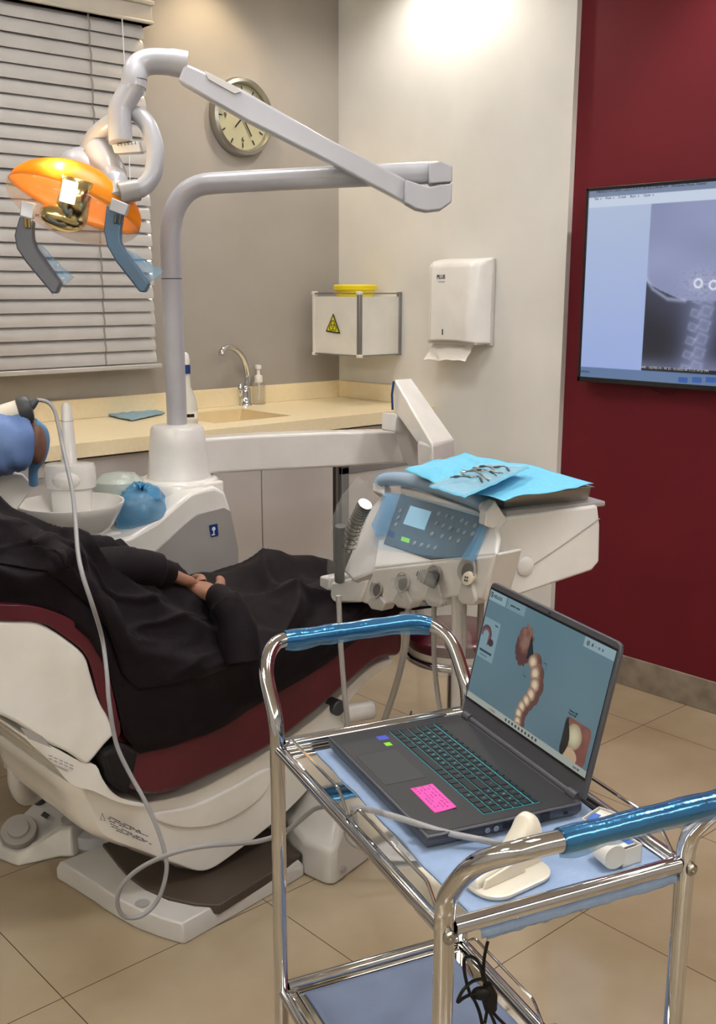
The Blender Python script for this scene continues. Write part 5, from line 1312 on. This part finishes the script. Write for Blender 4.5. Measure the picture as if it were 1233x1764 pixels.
rows.append((.1425, .0165, row([1.75]+[1]*11+[2.25], ['']+list("ASDFGHJKL;'")+[''], 4, '456+')))
rows.append((.126, .0165, row([2.25]+[1]*10+[2.75], ['']+list('ZXCVBNM,./')+[''], 4, '123 ')))
rows.append((.1095, .0165, row([1.25, 1, 1, 1.25, 5.5, 1, 1, 1, 1, 1], ['']*10, 4, '0 . ')))
kproto = {}
yawK = math.atan2(lu.y, lu.x)
org = ORG[lp.name]
legends = []
for (vc, hgt, ks) in rows:
    for (x, w_, ch) in ks:
        if w_ > 2.9 and False: continue
        key = (round(w_, 3), hgt)
        if key not in kproto:
            hw_, hh_ = w_*U1/2-.00095, hgt/2-.00095; t_ = .0016
            vs = [(-hw_, -hh_, 0), (hw_, -hh_, 0), (hw_, hh_, 0), (-hw_, hh_, 0)]
            vs += [(x_*(1-.0006/hw_), y_*(1-.0006/hh_), t_) for x_, y_, _ in vs]
            me = bpy.data.meshes.new('key'); me.from_pydata(vs, [], [(0, 3, 2, 1), (4, 5, 6, 7), (0, 1, 5, 4), (1, 2, 6, 5), (2, 3, 7, 6), (3, 0, 4, 7)]); me.materials.append(M_key)
            kproto[key] = bpy.data.objects.new('key', me); o = kproto[key]
        else: o = kproto[key].copy()
        C.objects.link(o); o.parent = kb; c_ = G(k0+(x+w_/2)*U1, vc, .0011); o.location = c_-org; o.rotation_euler = (0, 0, yawK)
        if ch.strip(): legends.append((ch, c_))
cu = bpy.data.curves.new('legend', 'FONT'); mb = MB()
for ch, c_ in legends:
    cu = bpy.data.curves.new('l', 'FONT'); cu.body = ch; cu.size = .0062; cu.align_x = 'CENTER'; cu.resolution_u = 2
    to = bpy.data.objects.new('l', cu); C.objects.link(to); me = bpy.data.meshes.new_from_object(to.evaluated_get(bpy.context.evaluated_depsgraph_get())); bpy.data.objects.remove(to)
    mb.add([c_+lu*v.co.x+lv*(v.co.y-.002)+V((0, 0, .0018)) for v in me.vertices], [tuple(p.vertices) for p in me.polygons])
mb.obj('key_legends', M_legend, kb, smooth=False)
# hinge, screen lid
tl = 1.3465; sd = (lv*math.cos(tl)+AZ*math.sin(tl)).normalized(); sn = lu.cross(sd).normalized()
if sn.dot(LF-CAM) > 0: sn = -sn
SL = LF+lv*BD; SHt = .2406
def S(u, s, o=0): return SL+lu*u+sd*s+sn*o
lid = MB().prism([S(0, .004), S(BW, .004), S(BW, SHt-.012), S(BW-.003, SHt-.003), S(BW-.012, SHt), S(.012, SHt), S(.003, SHt-.003), S(0, SHt-.012)], -sn*.007).obj('screen_lid', M_laptop, lp, bevel=.0015)
MB().tube([G(.03, BD+.001, .001), G(BW-.03, BD+.001, .001)], .0055, 14).obj('hinge_bar', M_laptop, lp)
for a, c in ((.012, .034), (BW-.034, BW-.012)): MB().tube([G(a, BD, .002), G(c, BD, .002)], .008, 14).obj('hinge_cap', M_laptop, lp, bevel=.001)
MB().prism([S(.004, .03), S(BW-.006, .03), S(BW-.006, .231), S(.004, .231)], sn*.0008).obj('bezel', M_black, lid, smooth=False)
disc(MB(), S(BW/2, .2345, .0006), lu, sd, .0016, 12).obj('webcam', M_black, lid)
d_w, d_h = .348, .193
D0 = S(.006, .0345, .0012)
def luv(u, v): return u/ d_w, 1-(v-.0345)/d_h
arch = [(.172, .150, .017), (.184, .135, .0175), (.190, .118, .017), (.186, .101, .016), (.178, .088, .0145), (.170, .075, .014), (.166, .062, .0135), (.168, .049, .013), (.170, .040, .012)]
def lapcol(u, v):
    X_ = u*d_w+.006; S_ = .0345+(1-v)*d_h
    c = mixc((96, 130, 142), (84, 112, 124), v); c = mixc(c, (104, 134, 146), .5+.5*nz(u*3, v*2))
    inr = lambda a, b_, c2, d2: a <= X_ <= b_ and c2 <= S_ <= d2
    if v > .945:
        c = (168, 176, 168)
        return c
    if inr(.006, .058, .2105, .228): c = (150, 178, 188)
    if inr(.062, .117, .2105, .228): c = (128, 158, 168)
    if inr(.279, .354, .2125, .228): c = (150, 176, 186)
    if inr(.008, .058, .110, .180):
        c = (134, 162, 172)
        # small arch icon
        r_ = math.hypot(X_-.022, (S_-.150)); 
        if abs(r_-.0135) < .0045 and (S_ > .148 or X_ > .03): c = (128, 84, 84) if r_ < .0135 else (88, 66, 68)
        if math.hypot((X_-.041), (S_-.142)*1.3) < .0085: c = (70, 52, 54)
        if .121 < S_ < .125 and .012 < X_ < .052: c = (52, 70, 80)
        if .115 < S_ < .117 and .016 < X_ < .04: c = (90, 112, 122)
    # gum and tooth bodies
    best = None
    rr = math.hypot((X_-.137)*1.15, (S_-.167)*.8)+.004*nz(X_*160, S_*160)
    if rr < .027: c = mixc((150, 112, 96), (92, 56, 52), sm(.0, .027, rr+.010*nz(X_*90, S_*90, 3)+(.188-S_)*.5-.01))
    if inr(.150, .165, .150, .188) and X_ < .150+(.19-S_)*.55: c = (26, 28, 32)
    for i, (tx, ts, r) in enumerate(arch):
        d1 = math.hypot((X_-tx-.004), (S_-ts))
        if d1 < r*1.02 and X_ > tx-.004: c = mixc((140, 92, 78), (96, 62, 56), sm(0, r, abs(X_-tx)))
    for i, (tx, ts, r) in enumerate(arch):
        d1 = math.hypot((X_-tx+.003)*1.05, (S_-ts)*1.12)
        if d1 < r*.78: c = mixc((226, 206, 176), (150, 118, 98), sm(.25, 1, d1/(r*.78)))
    # brackets marking the scan field
    for (a, b_, dx, ds) in ((.152, .122, .008, 0), (.152, .122, 0, .008), (.205, .158, -.008, 0), (.205, .158, 0, -.008)):
        if min(a, a+dx)-.0006 <= X_ <= max(a, a+dx)+.0006 and min(b_, b_+ds)-.0006 <= S_ <= max(b_, b_+ds)+.0006: c = (60, 80, 90)
    # camera preview
    if inr(.282, .345, .044, .104):
        qx = (X_-.282)/.063; qs = (S_-.044)/.06
        cx_ = min(qx, 1-qx)*.063; cs_ = min(qs, 1-qs)*.06
        if not (cx_ < .008 and cs_ < .008 and math.hypot(.008-cx_, .008-cs_) > .008):
            c = mixc((112, 66, 58), (146, 96, 84), .5+.5*nz(X_*60, S_*60))
            d1 = math.hypot((qx-.42)/.3, (qs-.6)/.32)
            if d1 < 1: c = mixc((212, 204, 168), (160, 140, 112), d1*d1)
            d1 = math.hypot((qx-.4)/.3, (qs-.1)/.2)
            if d1 < 1: c = (196, 168, 136)
            if qx < .16+.12*math.sin(qs*4): c = (18, 18, 22)
    return c
scr2 = painted('display', D0, lu, sd, d_w, d_h, 348, 193, lapcol, .66, lid)
def ltx(nm, s, u, sv_, sz, m=None): text(nm, s, sz, S(u, sv_, .0017), lu, sd, m or M_ink, scr2, depth=.0001, bold=.0001)
ltx('brand_text', 'HELIOS', .019, .2165, .0085)
MB().prism([S(.0095, .2155, .0016), S(.0165, .2155, .0016), S(.0165, .2245, .0016), S(.0095, .2245, .0016)], sn*.0002).obj('brand_mark', M_ink, scr2, smooth=False)
text('brand_mark_line', 'Z', .008, S(.0105, .217, .0020), lu, sd, M_wsil, scr2, depth=.0001)
ltx('patient_text', 'patient name', .074, .2165, .0055)
ltx('dots_text', ':', .066, .216, .012)
ltx('panel_text', '0mm', .044, .172, .0045)
ltx('preview_text', 'Camera: 385', .284, .112, .0042)
ltx('preview_text', 'Focus: 0.00', .284, .1075, .0042)
ltx('window_icons', '@  #  -  o  x', .286, .2175, .008)
b = MB()
for k in range(10):
    u = .132+k*.0098; b.prism([S(u, .0375, .0014), S(u+.0045, .0375, .0014), S(u+.0045, .042, .0014), S(u, .042, .0014)], sn*.0002)
b.obj('taskbar_icons', M_hgrey, scr2, smooth=False)
ltx('clock_text', '12:41 PM', .322, .038, .0042)
MB().prism([S(.08, .0372, .0014), S(.1, .0372, .0014), S(.1, .0415, .0014), S(.08, .0415, .0014)], sn*.0002).obj('weather_widget', M_pgrey, scr2, smooth=False)
# stickers
MB().prism([G(.034, .072, .0006), G(.05, .072, .0006), G(.05, .09, .0006), G(.034, .09, .0006)], (0, 0, .0003)).obj('blue_sticker', M_stblue, lp, smooth=False)
MB().prism([G(.05, .072, .0006), G(.068, .072, .0006), G(.068, .084, .0006), G(.05, .084, .0006)], (0, 0, .0003)).obj('dark_sticker', M_black, lp, smooth=False)
MB().prism([G(.062, .073, .0007), G(.075, .073, .0007), G(.075, .084, .0007), G(.062, .084, .0007)], (0, 0, .0003)).obj('green_sticker', M_stgreen, lp, smooth=False)
# ports
def port(nm, v0, v1, z0_, z1_, m): MB().prism([G(BW+.0004, v0, z0_), G(BW+.0004, v1, z0_), G(BW+.0004, v1, z1_), G(BW+.0004, v0, z1_)], lu*.0008).obj(nm, m, lp, smooth=False)
for v0 in (.094, .108):
    MB().lathe([(.0042, 0), (.0042, .0012), (.0026, .0012), (.0024, .0002), (.0001, .0002)], G(BW, v0, -.010), (lv, AZ, lu), 18).obj('audio_jack', M_steel, lp)
port('usb_port', .119, .134, -.013, -.0065, M_black); port('usb_c_port', .161, .170, -.0115, -.0085, M_black); port('network_port', .182, .196, -.0145, -.004, M_black); port('lock_slot', .22, .227, -.012, -.008, M_black)
b = MB()
for k in range(4): b.prism([G(-.0002, .12+k*.02, -.012), G(-.0002, .135+k*.02, -.012), G(-.0002, .135+k*.02, -.008), G(-.0002, .12+k*.02, -.008)], -lu*.0004)
b.obj('vent_slots', M_black, lp, smooth=False)
for (a, c) in ((.03, .03), (BW-.03, .03), (.03, BD-.03), (BW-.03, BD-.03)): MB().lathe([(.008, -.0085), (.008, 0)], G(a, c, -BH), n=16).obj('rubber_foot', M_rubber, lp)
# usb plug
up0 = G(BW+.002, .147, -.0095)
t = thing('usb_plug', 'light grey usb plug pushed into the side of the laptop', 'plug', up0-V((0, 0, .006)))
MB().box(up0+lu*.012, .012, .008, .0045, (lu, lv, AZ)).obj('plug_shell', M_wgrey, t, bevel=.002)
MB().tube([up0+lu*.02, up0+lu*.03, at(921, 1434, Z=.77)], [.006, .0055, .0045], 12).obj('strain_relief', M_cable, t)
# sticky note
n0 = [(.224, .0415), (.2255, .0775), (.3045, .076), (.3057, .040)]
t = thing('sticky_note', 'bright pink sticky note with handwriting on the laptop palm rest', 'sticky note', G(.265, .058, .0008))
MB().sheet(lambda u, v: (G(*n0[0])*(1-u)+G(*n0[3])*u)*(1-v)+(G(*n0[1])*(1-u)+G(*n0[2])*u)*v+V((0, 0, .0009+.0015*v**3)), 14, 8).obj('note_paper', M_pink, t, solid=.0003)
b = MB(); random.seed(9)
for r_ in range(5):
    vv = .047+r_*.006; x = .229
    while x < .296:
        L2 = random.uniform(.003, .009)
        if random.random() > .12: b.tube([G(x+j*L2/3, vv+.0012*math.sin(j*2.3+x*900), .0022) for j in range(4)], .0003, 4)
        x += L2+.003
b.obj('handwriting', M_pinkink, t)

# ================================================================== ITEMS ON THE TROLLEY
TZ = .7535
cqv = [at(815, 1547, Z=TZ), at(955, 1500, Z=TZ)]
ca = (at(950, 1480, Z=TZ)-at(815, 1540, Z=TZ)); cc0 = (at(955, 1478, Z=TZ)+at(812, 1530, Z=TZ)+at(860, 1560, Z=TZ)+at(930, 1520, Z=TZ))/4
ax1 = (at(948, 1497, Z=TZ)-at(835, 1548, Z=TZ)); ax1.normalize(); ax2 = V((-ax1.y, ax1.x, 0))
t = thing('scanner_cradle', 'cream white scanner cradle on the near corner of the upper shelf', 'scanner holder', V((cc0.x, cc0.y, TZ)))
def rrect(c, a, b_, hx, hy, r, z, n=8):
    out = []
    for (sx, sy, s0_) in ((1, 1, 0), (-1, 1, PI/2), (-1, -1, PI), (1, -1, 1.5*PI)):
        for k in range(n+1):
            an = s0_+PI/2*k/n; out.append(c+a*(sx*(hx-r)+r*math.cos(an))+b_*(sy*(hy-r)+r*math.sin(an))+V((0, 0, z)))
    return out
cb = V((cc0.x, cc0.y, TZ+.001)); cb2 = (at(816, 1544, Z=TZ)+at(952, 1502, Z=TZ))/2
cb = V((cb2.x, cb2.y, TZ+.001))+ax2*.012
MB().rings([rrect(cb, ax1, ax2, .058, .034, .03, 0), rrect(cb, ax1, ax2, .06, .036, .031, .003), rrect(cb, ax1, ax2, .06, .036, .031, .006), rrect(cb, ax1, ax2, .057, .033, .029, .008)]).obj('cradle_base', M_cradle, t)
# rising spine: from low at near end to tall at the far end
spn = []
d0_ = cb-ax1*.058+ax2*.012
prf = [(0, .006), (.0, .02), (.03, .028), (.07, .038), (.088, .062), (.094, .074), (.104, .076), (.114, .07), (.118, .05), (.116, .006)]
Pp = [d0_+ax1*a+V((0, 0, z)) for a, z in prf]
rs = []
for k in range(9):
    u = k/8; e_ = 1-(abs(u-.5)*2)**3*.25
    cz = d0_.z+.006
    rs.append([V((p.x, p.y, cz+(p.z-cz)*e_))+ax2*(-.017+.034*u) for p in Pp])
MB().rings(rs).obj('cradle_arm', M_cradle, t, bevel=.003, seg=3, ang=60)
MB().prism([d0_+ax1*.006-ax2*.019+V((0, 0, .008)), d0_+ax1*.08-ax2*.019+V((0, 0, .008)), d0_+ax1*.074-ax2*.019+V((0, 0, .03)), d0_+ax1*.01-ax2*.019+V((0, 0, .02))], -ax2*.004).obj('cradle_lip', M_cradle, t, bevel=.001)
# small white roller / cap
k0_, k1_ = at(1022, 1468, Z=TZ+.016), at(1052, 1492, Z=TZ+.0175)
k1_ = k0_+(k1_-k0_).normalized()*.036
dk = (k1_-k0_).normalized(); k0_.z = k1_.z = TZ+.019
dk = (k1_-k0_).normalized(); xk = dk.orthogonal().normalized(); yk_ = dk.cross(xk)
k0b = at(1033, 1455, Z=TZ+.019); 
o = MB().lathe([(.012, 0), (.0165, .003), (.0165, .008), (.0175, .0085), (.0175, .038), (.0165, .04), (.001, .04)], k0b-dk*.004, (xk, yk_, dk), 28).obj('white_cap', M_box); props(o, 'small white cylindrical cap lying beside the open white carton', 'cap')
# white cartons
t = thing('carton', 'open white carton behind the small white cap near the tray corner', 'carton', at(1090, 1480, Z=TZ))
e0, e1 = at(1072, 1496, Z=TZ), at(1111, 1482, Z=TZ); ed = (e1-e0).normalized(); en = V((-ed.y, ed.x, 0)); W1 = .032
ph = .026; e0 = e0; 
def bx4(o0, a, b_, la_, lb2, hgt, th, mb):
    mb.prism([o0, o0+a*la_, o0+a*la_+V((0, 0, hgt)), o0+V((0, 0, hgt))], b_*th)
    mb.prism([o0+b_*lb2, o0+b_*lb2+a*la_, o0+b_*lb2+a*la_+V((0, 0, hgt)), o0+b_*lb2+V((0, 0, hgt))], -b_*th)
    mb.prism([o0, o0+b_*lb2, o0+b_*lb2+V((0, 0, hgt)), o0+V((0, 0, hgt))], a*th)
    mb.prism([o0+a*la_, o0+a*la_+b_*lb2, o0+a*la_+b_*lb2+V((0, 0, hgt)), o0+a*la_+V((0, 0, hgt))], -a*th)
    mb.prism([o0, o0+a*la_, o0+a*la_+b_*lb2, o0+b_*lb2], V((0, 0, th)))
    return mb
bx4(e0, ed, en, .034, .075, ph, .0012, MB()).obj('carton_walls', M_box, t, smooth=False)
MB().prism([e0+en*.01+ed*.003+V((0, 0, ph-.004)), e0+en*.01+ed*.031+V((0, 0, ph-.004)), e0+en*.066+ed*.031+V((0, 0, ph-.004)), e0+en*.066+ed*.003+V((0, 0, ph-.004))], V((0, 0, .001))).obj('printed_leaflet', M_paper, t, smooth=False)
MB().prism([e0+en*.012+ed*.02+V((0, 0, ph-.0028)), e0+en*.012+ed*.031+V((0, 0, ph-.0028)), e0+en*.03+ed*.031+V((0, 0, ph-.0028)), e0+en*.03+ed*.02+V((0, 0, ph-.0028))], V((0, 0, .0006))).obj('blue_corner', M_boxblue, t, smooth=False)
t = thing('carton', 'flat white and blue printed carton between the laptop and blue handle wrap', 'carton', at(1040, 1420, Z=TZ))
f0, f1 = at(998, 1432, Z=TZ), at(1042, 1455, Z=TZ)
g0 = at(1000, 1430, Z=TZ); g1 = at(1040, 1402, Z=TZ); gd = (g1-g0).normalized(); gn = V((gd.y, -gd.x, 0))
bx4(g0, gd, gn, .05, .05, .018, .0012, MB()).obj('carton_walls', M_box, t, smooth=False)
MB().prism([g0+gd*.004+gn*.004+V((0, 0, .013)), g0+gd*.046+gn*.004+V((0, 0, .015)), g0+gd*.046+gn*.046+V((0, 0, .015)), g0+gd*.004+gn*.046+V((0, 0, .013))], V((0, 0, .001))).obj('leaflet', M_paper, t, smooth=False)
MB().prism([g0+gd*.006+gn*.004+V((0, 0, .0146)), g0+gd*.03+gn*.004+V((0, 0, .0158)), g0+gd*.03+gn*.014+V((0, 0, .0158)), g0+gd*.006+gn*.014+V((0, 0, .0146))], V((0, 0, .001))).obj('blue_band', M_boxblue, t, smooth=False)
b = MB()
for k in range(3): b.prism([g0+gd*(.012+k*.009)+gn*.02+V((0, 0, .0158)), g0+gd*(.015+k*.009)+gn*.02+V((0, 0, .0158)), g0+gd*(.015+k*.009)+gn*.04+V((0, 0, .0158)), g0+gd*(.012+k*.009)+gn*.04+V((0, 0, .0158))], V((0, 0, .0008)))
b.obj('printed_lines', M_pgrey, t, smooth=False)
# black cable tie on the far rail + black cable bundle on lower shelf
o = MB().tube(cr([at(708, 1226, Y=1.27), at(706, 1232, Y=1.25), at(700, 1238, Y=1.235), at(688, 1240, Y=1.25), at(676, 1246, Y=1.26)], 5), .0022, 8).obj('cable_tie', M_black); props(o, 'short black cable end tied to the far rail behind the laptop', 'cable')
pcb = thing('power_cable', 'tangled black power cable hanging down to the lower trolley shelf', 'cable', Q(.09, .19, ZL))
def BP(x, y, a=.12): return at(x, y, pt=Q(a, 0), n=uC)
strand = [[(840, 1622), (834, 1650), (833, 1675), (836, 1690), (842, 1720), (838, 1745), (835, 1762)],
          [(833, 1690), (825, 1660), (812, 1648), (800, 1652), (800, 1675), (808, 1708), (818, 1725), (826, 1745), (832, 1775)],
          [(833, 1686), (815, 1690), (798, 1705), (788, 1726), (800, 1718), (824, 1708), (832, 1712)],
          [(838, 1700), (846, 1720), (848, 1740), (856, 1752), (872, 1768), (880, 1780)],
          [(842, 1740), (850, 1758), (856, 1775)]]
for s_ in strand: MB().tube(cr([BP(x, y) for x, y in s_], 6), .0024, 8).obj('cord', M_rubber, pcb)
MB().ell(BP(829, 1711), (.014, .008, .01), (RT, FH, AZ)).obj('ferrite', M_rubber, pcb)
MB().tube([BP(839, 1695), BP(842, 1715), BP(845, 1738)], [.006, .012, .009], 12).obj('plug', M_rubber, pcb)
